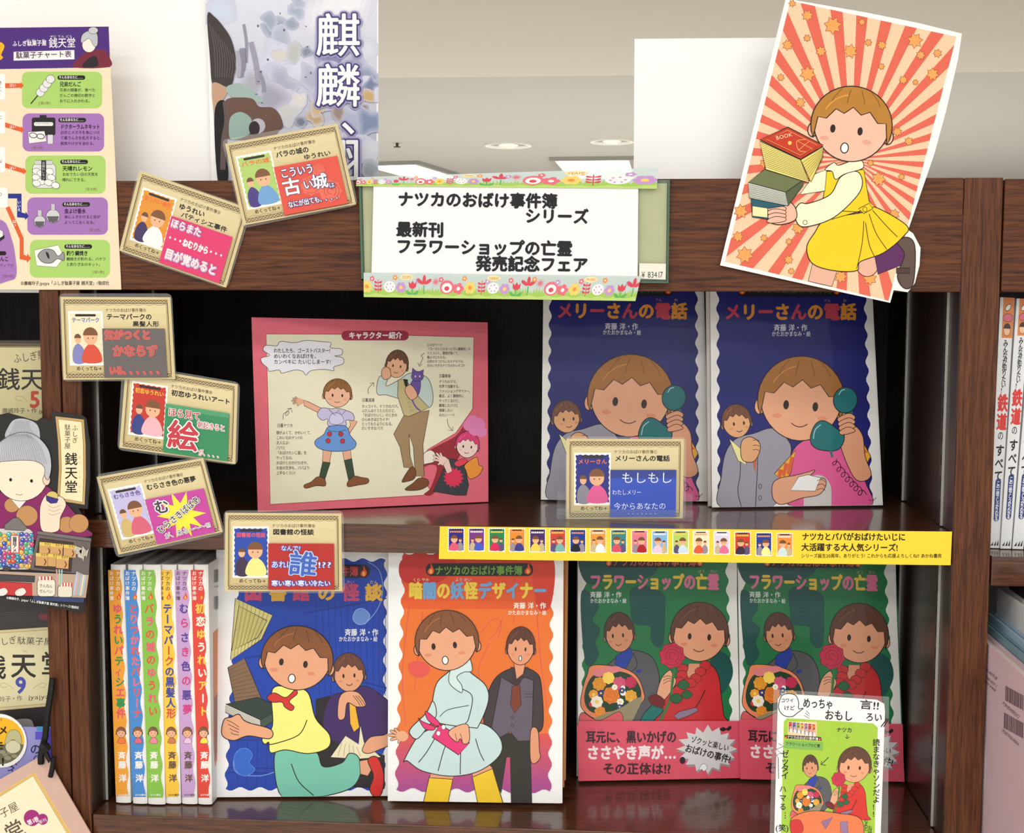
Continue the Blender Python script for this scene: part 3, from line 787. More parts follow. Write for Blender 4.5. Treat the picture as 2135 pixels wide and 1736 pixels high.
# ------------------------------------------------------------------ books
PAGES = mat((226, 220, 206), 0.8, var=0.06, scale=400)
def faceout(name, label, plane, quad, thick, draw, native, src=None, cover=(238, 237, 234), spine=(238, 237, 234), group=None, clip=None, mtl=None):
    """a hardback standing face out, its back resting on the shelf; quad = front cover corners (photo pixels)"""
    t = thing(name, label, 'book', plane, group=group)
    uv = plane.uv(quad); cm = mat(cover, 0.35)
    uv[2][1] = uv[3][1] = 0.0; plane.lim = (min(uv[0][0], uv[3][0]), 0.0002, max(uv[1][0], uv[2][0]) + 0.001)
    slab('front_cover', uv, 0, 0.0022, cm, t)
    n = uv.copy(); c = uv.mean(0); n = c + (uv - c) * np.array([0.965, 0.975])
    slab('page_block', n, 0.0023, thick - 0.0023, PAGES, t)
    slab('back_cover', uv, thick - 0.0022, thick, cm, t)
    x = uv[1][0]; x2 = uv[2][0]
    slab('spine', [(x - 0.0022, uv[1][1]), (x + 0.0012, uv[1][1]), (x2 + 0.0012, uv[2][1]), (x2 - 0.0022, uv[2][1])], 0.0006, thick - 0.0006, mat(spine, 0.35), t)
    if draw:
        H = comp(homog(src, native), None) if False else None
        a = Art(plane, comp(homog(src, quad), lambda p: p) if src is not None else native, clip=clip)
        draw(a); a.build(t, 0.0, mtl or PG)
    return t
def book_plain(name, label, plane, quad, y0, thick, cover, group=None):
    t = thing(name, label, 'book', plane, group=group)
    uv = plane.uv(quad); cm = mat(cover, 0.4)
    slab('front_cover', uv, y0, y0 + 0.002, cm, t)
    c = uv.mean(0); slab('page_block', c + (uv - c) * np.array([0.97, 0.98]), y0 + 0.0021, y0 + thick - 0.0021, PAGES, t)
    slab('back_cover', uv, y0 + thick - 0.002, y0 + thick, cm, t)
    x = uv[1][0]; x2 = uv[2][0]
    slab('spine', [(x - 0.002, uv[1][1]), (x + 0.001, uv[1][1]), (x2 + 0.001, uv[2][1]), (x2 - 0.002, uv[2][1])], y0, y0 + thick, cm, t)
    return t

# ---- telephone picture book (two copies on the middle shelf); drawn in frame r3
def draw_phone(a):
    a.poly([(1040, -150), (1953, -150), (2022, 1240), (1053, 1252)], (240, 239, 236))
    a.poly(wavy([(1083, -110), (1920, -110), (1962, 1208), (1092, 1212)], (9, 13), 9), (28, 30, 112))
    for k in range(9):
        rr_ = random.Random(k); a.curve([(rr_.uniform(1120, 1900), rr_.uniform(0, 600)) for _ in range(4)], 1.5, (40, 46, 126))
    a.rrect(1200, -30, 1790, 50, 30, (28, 24, 30)); a.text('ナツカのおばけ事件簿', 1250, -25, 60, (40, 104, 76), width=490, bold=.02)
    flame(a, 1225, 12, 17); flame(a, 1765, 12, 17)
    R, O = (196, 66, 84), (226, 148, 52)
    a.text('メリーさんの電話', 1122, 86, 100, [R, O, R, O, R, O, R, O], width=755, bold=.05)
    a.text('でん', 1690, 62, 20, (200, 120, 130)); a.text('わ', 1800, 62, 20, (226, 180, 110))
    a.text('斉藤 洋・作', 1404, 206, 42, (214, 212, 222), width=192, bold=.02); a.text('かたおかまなみ・絵', 1392, 246, 32, (214, 212, 222), width=222, bold=.015)
    # man in a grey suit, hand to chin
    GR = (156, 152, 166)
    a.blob([(1100, 1250), (1105, 1080), (1130, 940), (1190, 860), (1290, 830), (1400, 800), (1480, 860), (1500, 960), (1400, 1250)], GR, 4)
    head(a, 1192, 762, 80, 92, (226, 168, 120), (116, 72, 52), -6, 4, look=.15)
    a.poly([(1150, 860), (1215, 915), (1250, 1010), (1200, 985)], (238, 232, 160), 3); a.poly([(1285, 930), (1305, 960), (1300, 1060), (1280, 960)], (214, 100, 60), 2)
    a.curve([(1215, 990), (1212, 1070), (1200, 1160), (1220, 1250)], 4); a.curve([(1310, 880), (1312, 1000), (1300, 1250)], 4)
    a.blob([(1215, 930), (1225, 870), (1270, 850), (1320, 880), (1325, 930), (1290, 990), (1230, 985)], (226, 168, 120), 4)
    for y in (870, 900, 925): a.curve([(1285, y), (1305, y - 4), (1322, y + 4)], 3)
    for y in (1132, 1198): a.ell(1326, y, 8, 13, GR, 3)
    # girl with the handset
    a.blob([(1520, 1250), (1470, 1130), (1500, 960), (1560, 880), (1660, 850), (1800, 860), (1880, 930), (1925, 1100), (1945, 1250)], (226, 92, 152), 4)
    a.poly([(1868, 830), (1890, 838), (1958, 960), (1930, 1010), (1868, 930)], (238, 176, 52), 4)
    for k in range(3): a.poly([(1868, 855 + 34 * k), (1900 + 14 * k, 850 + 36 * k), (1912 + 14 * k, 868 + 36 * k), (1868, 874 + 34 * k)], (222, 96, 50))
    a.poly([(1530, 925), (1408, 1060), (1465, 1104), (1500, 1060)], (238, 176, 52), 4)
    for k in range(3): a.poly([(1500 - 34 * k, 960 + 36 * k), (1520 - 30 * k, 968 + 36 * k), (1494 - 26 * k, 1066 + 10 * k), (1478 - 26 * k, 1060 + 10 * k)], (222, 96, 50))
    head(a, 1560, 640, 232, 232, (236, 172, 136), (168, 110, 50), 4, 5)
    TEAL = (26, 112, 116)
    a.blob([(1770, 820), (1850, 780), (1910, 840), (1925, 960), (1960, 1060), (1925, 1100), (1870, 1090), (1820, 1000), (1785, 900)], (226, 160, 124), 4)
    a.line([(1830, 690), (1838, 770), (1790, 830)], 46, TEAL)
    a.ell(1812, 640, 68, 74, TEAL, 5, 10); a.blob([(1612, 860), (1640, 780), (1690, 758), (1760, 800), (1806, 850), (1780, 915), (1720, 930), (1640, 912)], TEAL, 5)
    a.curve([(1630, 860), (1640, 810), (1672, 780)], 4, (190, 226, 226)); a.curve([(1775, 610), (1790, 586), (1810, 580)], 4, (190, 226, 226))
    for k in range(4): a.blob([(1768 + 4 * k, 745 + 24 * k), (1830, 715 + 26 * k), (1868, 735 + 26 * k), (1850, 760 + 22 * k), (1790, 772 + 22 * k)], (226, 160, 124), 3.5)
    a.line([(1728, 925), (1738, 965)], 13, TEAL)
    th_ = np.linspace(0, 14 * math.pi, 170); tt = th_ / th_[-1]
    a.line(np.stack([1745 + 170 * tt + 10 * tt * 0 + 17 * np.cos(th_), 975 + 205 * tt ** 0.8 + 20 * np.sin(th_)], 1), 4)
    a.ell(1655, 1160, 78, 94, (206, 202, 200), 0); a.rect(1575, 1160, 1733, 1255, (206, 202, 200))
    a.blob([(1400, 1200), (1398, 1120), (1440, 1085), (1520, 1070), (1600, 1050), (1640, 1040), (1600, 1090), (1690, 1085), (1700, 1130), (1660, 1180), (1560, 1200), (1450, 1235)], (230, 166, 132), 4)
    a.poly([(1500, 1155), (1545, 1078), (1600, 1065), (1672, 1085), (1640, 1160)], (246, 244, 244), 3)
    for k in range(3): a.curve([(1650, 1100 + 26 * k), (1680, 1092 + 26 * k), (1698, 1108 + 24 * k)], 3)
    a.curve([(1945, 1210), (1970, 1212), (1990, 1195)], 3)
SRC = [(1040, -150), (1953, -150), (2022, 1240), (1053, 1252)]
qR = q(r3m, SRC)
pl = base_plane(qR[3], qR[2], MZ1 + 0.0003, 4.5)
faceout('telephone_book', 'blue telephone picture book standing face out at the right end of the middle shelf', pl, qR, 0.016, draw_phone, r3m, None, clip=(1030, -150, 2030, 1255), group='blue telephone picture books')
NL = [(92, -150), (996, -150), (1030, 1218), (76, 1208)]
qL = q(r3m, NL)
pl = base_plane(qL[3], qL[2], MZ1 + 0.0003, 4.5)
faceout('telephone_book', 'blue telephone picture book half hidden by the blue quiz card', pl, qL, 0.014, draw_phone, None, SRC, clip=(1030, -150, 2030, 1255), group='blue telephone picture books')

# ---- flower shop book (two copies, bottom shelf); drawn in frame r8
r8 = affine(1180, 1150, 720 / 2133.0)
def bouquet(a):
    a.blob([(130, 760), (165, 700), (330, 712), (430, 760), (475, 850), (470, 930), (300, 1030), (180, 1030), (95, 960), (100, 860)], (232, 138, 96), 4)
    a.blob([(160, 770), (280, 735), (400, 760), (462, 850), (440, 930), (300, 980), (160, 990), (112, 900)], (30, 64, 42))
    a.blob([(165, 735), (300, 705), (345, 730), (250, 760), (190, 770)], (226, 132, 136))
    for x, y, r, c in ((205, 815, 44, (236, 158, 44)), (330, 810, 42, (224, 92, 128)), (400, 805, 38, (204, 48, 88)), (278, 885, 56, (236, 130, 44)), (400, 890, 40, (240, 176, 56)), (210, 985, 36, (240, 150, 50)), (160, 940, 20, (214, 60, 60))): rose(a, x, y, r, c, 2)
    for x, y, r, c in ((262, 778, 38, (250, 214, 96)), (170, 880, 30, (240, 160, 60)), (190, 925, 38, (248, 240, 226)), (335, 925, 22, (250, 246, 240)), (352, 870, 18, (250, 246, 240)), (300, 835, 18, (250, 246, 240)), (352, 838, 14, (250, 246, 240)), (330, 955, 16, (50, 70, 150)), (215, 872, 20, (44, 56, 130)), (345, 855, 18, (52, 66, 150)), (410, 930, 16, (246, 240, 236))): flower(a, x, y, r, c, 8)
    a.blob([(330, 965), (420, 910), (470, 900), (440, 980), (380, 1060), (200, 1070), (150, 1040)], (150, 140, 110))
    a.blob([(100, 990), (200, 1040), (330, 985), (330, 1075), (100, 1075)], (214, 92, 100), 3)
def rose_girl(a, jk=(196, 42, 46)):
    # jacket, head and the held rose
    a.blob([(560, 1065), (600, 980), (560, 900), (640, 860), (700, 800), (720, 720), (780, 700), (880, 690), (940, 760), (960, 900), (975, 1010), (980, 1065)], jk, 5)
    a.poly([(760, 690), (850, 690), (830, 770), (790, 800), (745, 760)], (222, 150, 116), 0)
    for x, y in ((720, 720), (715, 760), (700, 800), (860, 700), (830, 740), (800, 780), (770, 810)): a.ell(x, y, 34, 28, jk, 3)
    head(a, 825, 500, 168, 176, (236, 166, 128), (96, 60, 42), 3, 5)
    a.blob([(560, 880), (590, 780), (640, 730), (660, 760), (680, 800), (650, 860), (600, 920), (575, 915)], (230, 168, 132), 4)
    for k in range(3): a.curve([(600, 775 + 20 * k), (635, 765 + 16 * k), (668, 790 + 8 * k)], 3)
    a.curve([(668, 700), (655, 820), (640, 920), (575, 1055)], 15, (50, 120, 60))
    for x, y, r_ in ((725, 820, 38), (680, 905, 40), (745, 880, 34)): a.blob([(x - r_, y), (x, y - r_ * .8), (x + r_, y), (x, y + r_ * .8)], (36, 98, 56), 3)
    rose(a, 655, 640, 82, (206, 44, 78), 4)
    a.blob([(510, 900), (560, 880), (610, 920), (590, 960), (530, 940)], (110, 30, 36), 3)
    a.curve([(860, 850), (800, 960), (720, 1010)], 5); a.poly([(665, 1010), (700, 985), (800, 960), (815, 980), (760, 1010), (690, 1035)], (140, 120, 146), 3)
def suit_man(a):
    a.blob([(240, 760), (300, 660), (360, 620), (440, 610), (530, 650), (575, 760), (560, 900), (480, 1000), (440, 1065), (330, 1065)], (88, 88, 92), 5)
    a.poly([(310, 640), (345, 620), (400, 590), (412, 640), (370, 720), (330, 715), (300, 690)], (34, 62, 160), 3)
    head(a, 330, 500, 88, 118, (216, 150, 112), (84, 54, 44), -4, 4, look=-.12)
    a.curve([(415, 620), (440, 700), (400, 740)], 4); a.poly([(430, 730), (470, 722), (462, 745), (438, 748)], (40, 60, 150))
def draw_flower(a):
    a.rect(40, -40, 1100, 1430, (236, 236, 232))
    a.poly(wavy([(120, -10), (990, -20), (1022, 1120), (100, 1120)], (8, 10), 10), (30, 118, 68))
    D = (24, 82, 78)
    a.blob([(85, 30), (200, 0), (520, 0), (560, 120), (430, 180), (300, 160), (150, 200), (90, 130)], D); a.blob([(100, 240), (200, 330), (160, 420), (210, 480), (180, 560), (200, 640), (130, 700), (100, 500)], D, 3, (18, 62, 60))
    a.blob([(400, 240), (480, 210), (600, 260), (610, 360), (600, 560), (560, 585), (525, 540), (520, 460), (420, 440), (400, 340)], D, 3, (18, 62, 60))
    a.blob([(900, 620), (1000, 640), (1030, 760), (960, 880), (900, 800)], D); a.curve([(430, 370), (470, 345), (520, 350)], 3, (18, 62, 60)); a.curve([(430, 420), (470, 395), (520, 400)], 3, (18, 62, 60))
    a.blob([(460, 930), (560, 900), (640, 1070), (440, 1070)], (22, 110, 104))
    suit_man(a); bouquet(a); rose_girl(a)
    a.rrect(240, 20, 850, 96, 34, (30, 22, 24)); a.text('ナツカのおばけ事件簿', 285, 30, 60, (214, 106, 50), width=520, bold=.02); flame(a, 265, 62, 17); flame(a, 828, 62, 17)
    K, Y = (224, 120, 156), (232, 200, 70)
    a.text('フラワーショップの亡霊', 146, 132, 105, [K, Y, K, Y, K, Y, K, Y, K, Y, K], width=800, bold=.05)
    a.text('ぼう', 816, 108, 22, (190, 180, 60)); a.text('れい', 890, 108, 22, (220, 150, 170))
    a.text('斉藤 洋・作', 148, 244, 40, (220, 228, 224), width=196, bold=.02); a.text('かたおかまなみ・絵', 148, 286, 32, (220, 228, 224), width=226, bold=.015)
def draw_obi(a):
    a.rect(40, 1030, 1110, 1440, (226, 84, 106))
    D, W = (64, 24, 34), (252, 236, 238)
    a.text('耳元に、黒いかげの', 120, 1098, 80, D, width=560, bold=.04); a.text('ささやき声が…', 125, 1188, 96, W, width=555, bold=.045, size_y=92); a.text('その正体は!?', 222, 1296, 76, D, width=425, bold=.04)
    a.text('みみ  もと', 146, 1082, 18, (190, 40, 60)); a.text('くろ', 378, 1082, 18, (190, 40, 60)); a.text('こえ', 470, 1172, 18, (190, 40, 60)); a.text('しょう  たい', 380, 1284, 18, (190, 40, 60))
    pts = []
    rr_ = random.Random(4)
    for k in range(32):
        t_ = 2 * math.pi * k / 32; r_ = 1.0 if k % 2 == 0 else .74
        pts.append((872 + (190 + rr_.uniform(-12, 6)) * r_ * math.cos(t_), 1212 + (148 + rr_.uniform(-12, 10)) * r_ * math.sin(t_)))
    pts = np.array(pts); a.poly(pts + np.array([6, 14]), (160, 150, 156)); a.poly(pts, (222, 218, 220))
    a.text('ゾクッと楽しい', 775, 1128, 46, (34, 26, 30), width=240, rot=14, bold=.02); a.text('おばけの事件!', 740, 1176, 56, (34, 26, 30), width=290, rot=15, bold=.025)
    a.blob([(945, 1090), (970, 1078), (985, 1086), (1010, 1070), (1018, 1085), (1000, 1100), (985, 1096), (965, 1104)], (30, 16, 24)); a.ell(716, 1282, 17, 22, (34, 16, 24)); a.blob([(820, 1345), (830, 1312), (855, 1305), (868, 1330), (848, 1350), (835, 1338)], (250, 250, 250), 2)
def flowerbook(label, quad, obi, native, src, thick):
    pl = base_plane(quad[3], quad[2], BZ1 + 0.0004, 5.0)
    t = faceout('flower_shop_book', label, pl, quad, thick, draw_flower, native, src, clip=(72, -12, 1056, 1412), group='green flower shop picture books', spine=(40, 110, 80))
    ob = pl.uv(obi); ob[2][1] = ob[3][1] = 0.0002
    slab('paper_band', ob, -0.0026, -0.0023, mat((226, 84, 106), 0.45), t)
    a = Art(pl, native if src is None else homog(src, quad), clip=(66, 1040, 1076, 1420)); draw_obi(a)
    a.build(t, -0.0026, PG2, names=('band_picture', 'band_lettering'))
F1 = [(80, -12), (1050, -20), (1078, 1393), (76, 1412)]
flowerbook('green flower shop book with a pink paper band, standing left of its twin, fully visible', q(r8, F1), q(r8, [(66, 1068), (1070, 1044), (1080, 1392), (76, 1418)]), r8, None, 0.016)
F2 = [(1060, -12), (2028, -14), (2084, 1416), (1084, 1400)]
Hn = homog(F1, F2)
flowerbook('green flower shop book with a pink paper band, behind the handwritten lime green card', q(r8, F2), q(r8, [(1074, 1044), (2068, 1066), (2087, 1424), (1086, 1406)]), None, F1, 0.016)

# ---- blue library book; drawn in frame r6
def openbook(a, pts, c=(206, 198, 128), n=9):
    a.poly(pts, c, 4)
    p = np.array(pts, float)
    for k in range(1, n):
        t_ = k / n; a.line([p[0] + (p[1] - p[0]) * t_, p[-1] + (p[-2] - p[-1]) * t_], 1.8, (84, 74, 50))
def draw_library(a):
    a.rect(0, 200, 1000, 1560, (240, 240, 242))
    a.poly(wavy([(150, 275), (935, 275), (925, 1500), (78, 1500)], (8, 12), 10), (26, 64, 168))
    DB = (18, 44, 130)
    for k in range(16):
        x = 110 + k * 52; a.line([(x + 30, 1480), (x + 34, 1230)], 3, DB)
    for y in (1235, 1385, 1410): a.line([(90, y), (340, y + 6)], 5, DB)
    for k in range(12): a.line([(560 + 34 * k, 470 + 6 * k), (580 + 32 * k, 1000)], 3, DB)
    a.line([(500, 560), (940, 480)], 6, DB); a.line([(180, 800), (300, 780)], 6, DB); a.line([(620, 880), (940, 960)], 6, DB)
    a.poly([(560, 1020), (640, 1000), (640, 1240), (930, 1320), (930, 1500), (560, 1480)], (34, 28, 34))
    for P_ in ([(840, 285), (900, 330), (920, 430), (900, 520), (860, 580), (820, 620)], [(190, 1290), (140, 1300), (120, 1370), (150, 1420), (260, 1430), (340, 1410)]): a.curve(P_, 4, (120, 160, 220))
    a.blob([(760, 590), (775, 545), (815, 535), (850, 570), (830, 610), (790, 620)], (96, 132, 200), 2, (170, 200, 236)); a.blob([(122, 1340), (150, 1290), (195, 1285), (222, 1320), (205, 1360), (235, 1395), (190, 1430), (140, 1410)], (44, 100, 200), 2, (110, 160, 230))
    # man
    a.blob([(600, 1130), (640, 1010), (720, 980), (820, 950), (900, 990), (965, 1060), (950, 1200), (880, 1240), (640, 1240)], (60, 34, 96), 4)
    a.poly([(740, 1040), (770, 1035), (795, 1170), (765, 1195), (745, 1150)], (236, 176, 50), 3)
    head(a, 738, 880, 82, 100, (222, 156, 118), (104, 62, 48), -3, 4)
    a.blob([(680, 1120), (685, 1020), (720, 980), (790, 985), (830, 1050), (780, 1060), (730, 1040), (715, 1120)], (226, 162, 126), 4)
    for k in range(3): a.curve([(760 + 14 * k, 1000), (785 + 14 * k, 1030), (800 + 14 * k, 1056)], 3)
    a.poly([(640, 1330), (720, 1215), (790, 1260), (800, 1160), (820, 1250), (910, 1330), (780, 1340)], (232, 222, 186), 3)
    for k in range(5): a.line([(700 + 20 * k, 1250 + 6 * k), (680 + 30 * k, 1325)], 2, (120, 108, 80))
    a.blob([(810, 1290), (850, 1225), (930, 1210), (975, 1180), (975, 1250), (900, 1290), (840, 1310)], (226, 162, 126), 4)
    # flying books
    openbook(a, [(130, 480), (330, 570), (270, 700), (105, 810)]); openbook(a, [(150, 520), (300, 600), (250, 690), (112, 760)], (190, 182, 110), 7)
    openbook(a, [(180, 800), (280, 1040), (130, 1050), (90, 850)], (130, 100, 76), 11)
    a.poly([(80, 1045), (250, 1010), (380, 1065), (265, 1130)], (44, 60, 54), 5); a.poly([(80, 1045), (265, 1130), (265, 1180), (78, 1090)], (210, 206, 196), 4); a.poly([(265, 1130), (380, 1065), (380, 1110), (265, 1180)], (64, 80, 72), 4)
    for k in range(4): a.line([(80, 1056 + 9 * k), (265, 1140 + 10 * k)], 1.5, (90, 90, 84))
    # girl
    a.blob([(340, 1320), (420, 1280), (560, 1300), (600, 1380), (700, 1360), (740, 1310), (790, 1330), (800, 1420), (740, 1500), (560, 1545), (380, 1545)], (118, 194, 172), 5)
    a.curve([(430, 1365), (470, 1460), (550, 1535)], 5)
    a.poly([(795, 1350), (850, 1340), (870, 1380), (840, 1430), (800, 1420)], (226, 162, 126), 4); a.blob([(840, 1345), (890, 1330), (925, 1420), (915, 1520), (880, 1545), (850, 1500), (870, 1430)], (208, 44, 38), 5)
    a.blob([(330, 965), (440, 960), (520, 985), (560, 1120), (635, 1210), (625, 1280), (520, 1310), (400, 1290), (320, 1305), (310, 1250), (290, 1260), (275, 1230), (330, 1160)], (240, 238, 130), 5)
    a.curve([(515, 1130), (470, 1210), (350, 1255), (300, 1262)], 5)
    a.blob([(60, 1210), (70, 1130), (110, 1115), (150, 1100), (190, 1140), (320, 1180), (315, 1230), (200, 1215), (120, 1240)], (230, 166, 128), 5)
    for k in range(4): a.curve([(84 + 8 * k, 1130 + 22 * k), (118, 1145 + 20 * k), (150, 1168 + 14 * k)], 3)
    head(a, 462, 805, 180, 165, (228, 164, 126), (136, 82, 44), 6, 5, look=-.1, mouth='o')
    R = (206, 50, 44); a.blob([(300, 1010), (340, 985), (400, 1010), (450, 970), (462, 990), (420, 1030), (445, 1060), (430, 1080), (395, 1060), (380, 1035), (330, 1035)], R, 4)
    a.rrect(250, 300, 850, 370, 30, (34, 26, 28)); a.text('ナツカのおばけ事件簿', 290, 306, 58, (196, 60, 66), width=500, bold=.02); flame(a, 818, 340, 16)
    K, Y = (196, 70, 110), (228, 176, 64)
    for ch, x, c in zip('図書館の怪談', (178, 310, 435, 570, 700, 824), (K, Y, K, Y, K, Y)): a.text(ch, x, 400, 96, c, bold=.055)
    a.text('だん', 850, 382, 22, (226, 200, 130)); a.text('かい', 725, 382, 22, (220, 140, 160))
    a.text('斉藤 洋・作', 716, 642, 40, (226, 230, 240), width=180, bold=.025); a.text('かたおかまなみ・絵', 684, 682, 30, (226, 230, 240), width=208, bold=.015)
Q6 = [(134, 222), (968, 222), (948, 1538), (30, 1545)]
qq = q(c6_, Q6); pl = base_plane(qq[3], qq[2], BZ1 + 0.0004, 4.0)
faceout('library_book', 'blue library picture book standing face out right of the six spines', pl, qq, 0.016, draw_library, c6_, None, clip=(28, 200, 972, 1548))

# ---- orange book; drawn in frame r7
r7 = affine(800, 1120, 440 / 1240.0)
def draw_orange(a):
    a.rect(0, 80, 1080, 1580, (242, 242, 242))
    wv = wavy([(120, 90), (990, 100), (975, 1490), (75, 1480)], (7, 11), 12)
    a.bands(wv, 80, 420, 7, (200, 52, 34), (224, 92, 36)); a.bands(wv, 420, 1150, 10, (228, 112, 40), (226, 116, 50)); a.bands(wv, 1150, 1510, 12, (214, 84, 80), (164, 72, 150))
    M = (206, 76, 90)
    for pts in ([(150, 400), (110, 800), (130, 1100)], [(230, 440), (180, 900)], [(620, 620), (560, 760), (570, 900)], [(700, 470), (660, 560), (620, 600)], [(900, 420), (920, 700), (960, 1000)], [(780, 420), (760, 500)]): a.curve(pts, 3, M)
    a.blob([(150, 740), (220, 730), (270, 770), (230, 820), (160, 800)], (222, 84, 76), 2, M); a.blob([(100, 140), (230, 100), (420, 130), (330, 260), (120, 260)], (190, 40, 34)); a.blob([(880, 100), (1000, 140), (980, 400), (900, 400)], (206, 60, 36), 2, M)
    a.curve([(570, 560), (640, 480), (690, 500), (670, 600)], 3, M)
    # man
    a.blob([(640, 850), (700, 790), (800, 760), (890, 790), (925, 860), (935, 1110), (870, 1130), (860, 1000), (640, 1110), (590, 1100), (600, 960)], (62, 52, 56), 5)
    a.poly([(655, 1150), (860, 1150), (870, 1560), (750, 1560), (745, 1290), (720, 1290), (690, 1500), (600, 1340)], (44, 44, 38), 4)
    a.poly([(690, 820), (760, 860), (830, 820), (880, 840), (870, 1190), (790, 1195), (745, 1140), (670, 1180), (635, 1110)], (98, 88, 104), 4)
    a.poly([(745, 760), (850, 760), (800, 860), (770, 900)], (62, 46, 50), 0); a.poly([(755, 870), (800, 868), (808, 980), (770, 1030), (745, 980)], (120, 56, 40), 3)
    a.poly([(760, 700), (840, 700), (820, 800), (780, 830)], (222, 152, 116), 3)
    head(a, 805, 640, 80, 108, (222, 152, 116), (92, 54, 40), 2, 4, mouth='o')
    a.blob([(865, 1130), (905, 1130), (915, 1250), (920, 1290), (890, 1325), (862, 1300)], (222, 152, 116), 4)
    for y in (1055, 1102): a.ell(756, y, 8, 10, (98, 88, 104), 2.5)
    a.rect(828, 918, 875, 936, (98, 88, 104), 2.5)
    # girl
    LB = (196, 220, 220)
    a.poly([(270, 1400), (410, 1400), (380, 1560), (235, 1560)], (236, 196, 40), 5); a.poly([(520, 1400), (640, 1355), (700, 1560), (552, 1560)], (236, 196, 40), 5)
    a.poly([(285, 1340), (415, 1380), (408, 1418), (272, 1410)], (226, 160, 124), 4); a.poly([(520, 1380), (600, 1310), (640, 1355), (525, 1405)], (226, 160, 124), 4)
    a.blob([(120, 1310), (200, 1170), (290, 1120), (400, 1090), (520, 1080), (620, 1110), (690, 1190), (680, 1280), (560, 1370), (400, 1400), (230, 1370), (140, 1310)], LB, 5)
    for x0, x1, y1 in ((300, 205, 1320), (380, 320, 1370), (455, 450, 1390), (540, 590, 1310)): a.curve([(x0, 1180), ((x0 + x1) / 2, 1260), (x1, y1)], 5)
    a.blob([(310, 860), (380, 790), (440, 740), (520, 800), (600, 870), (615, 960), (560, 1100), (520, 1115), (300, 1080), (285, 1000)], LB, 5)
    a.curve([(440, 880), (520, 930), (500, 1060), (480, 1090)], 5); a.curve([(330, 1050), (380, 1010), (500, 985)], 4)
    a.blob([(385, 850), (400, 760), (450, 710), (500, 700), (520, 780), (470, 790), (430, 820), (460, 870), (455, 910)], (206, 228, 226), 4)
    a.blob([(290, 960), (250, 1030), (160, 1120), (160, 1160), (200, 1180), (260, 1110), (310, 1040)], LB, 5)
    hand(a, 110, 1165, 46, 190, (230, 168, 132))
    a.blob([(205, 1060), (230, 1080), (300, 1110), (290, 1130), (240, 1120)], (224, 52, 118), 4); a.blob([(245, 1020), (280, 1040), (330, 1090), (310, 1105), (260, 1070)], (224, 52, 118), 4)
    a.poly([(330, 1095), (505, 1205), (440, 1275), (285, 1170)], (224, 52, 118), 5)
    a.ell(352, 1112, 12, 14, (246, 240, 244), 2); a.ell(322, 1148, 12, 14, (246, 240, 244), 2)
    a.blob([(380, 1150), (420, 1110), (490, 1095), (505, 1150), (500, 1200), (470, 1210), (450, 1180), (430, 1200)], (230, 168, 132), 4)
    a.curve([(420, 1150), (428, 1180), (432, 1196)], 3); a.curve([(450, 1150), (460, 1180), (462, 1205)], 3)
    head(a, 372, 610, 175, 170, (228, 164, 128), (128, 78, 44), -4, 5, look=-.1, mouth='o')
    a.rrect(248, 152, 878, 226, 34, (26, 26, 20)); a.text('ナツカのおばけ事件簿', 300, 164, 58, (110, 160, 62), width=516, bold=.03); flame(a, 278, 190, 18); flame(a, 848, 190, 18)
    Y, B_ = (230, 200, 70), (110, 160, 206)
    a.text('暗闇の妖怪デザイナー', 148, 258, 108, [Y, B_, Y, B_, Y, B_, Y, B_, Y, B_], width=812, bold=.05, size_y=106)
    a.text('くら やみ', 172, 236, 22, (240, 226, 150)); a.text('よう かい', 420, 236, 22, (200, 216, 230))
    a.text('斉藤 洋・作', 762, 380, 40, (250, 240, 226), width=192, bold=.025); a.text('かたおかまなみ・絵', 730, 426, 30, (250, 240, 226), width=226, bold=.015)
Q7 = [(100, 95), (1052, 108), (1036, 1562), (24, 1548)]
qq = q(r7, Q7); pl = base_plane(qq[3], qq[2], BZ1 + 0.0004, 3.5, th=0.05)
faceout('designer_book', 'orange picture book with two figures, standing face out at the middle of the bottom shelf', pl, qq, 0.015, draw_orange, r7, None, clip=(22, 90, 1056, 1565), spine=(222, 130, 60))
for k, (dx, dy, cv, lb) in enumerate(((20, -60, (224, 140, 60), 'hidden copy directly behind the orange picture book, only its right edge showing'), (30, -68, (190, 160, 110), 'tan-edged book, last in the row behind the orange picture book'))):
    qb = q(r7, [(150 + dx, 105), (1052 + dx, 108), (1036 + dx, 1562 + dy), (110 + dx, 1552 + dy)])
    book_plain('picture_book', lb, pl, qb, 0.0165 + k * 0.0165, 0.0155, cv, None)
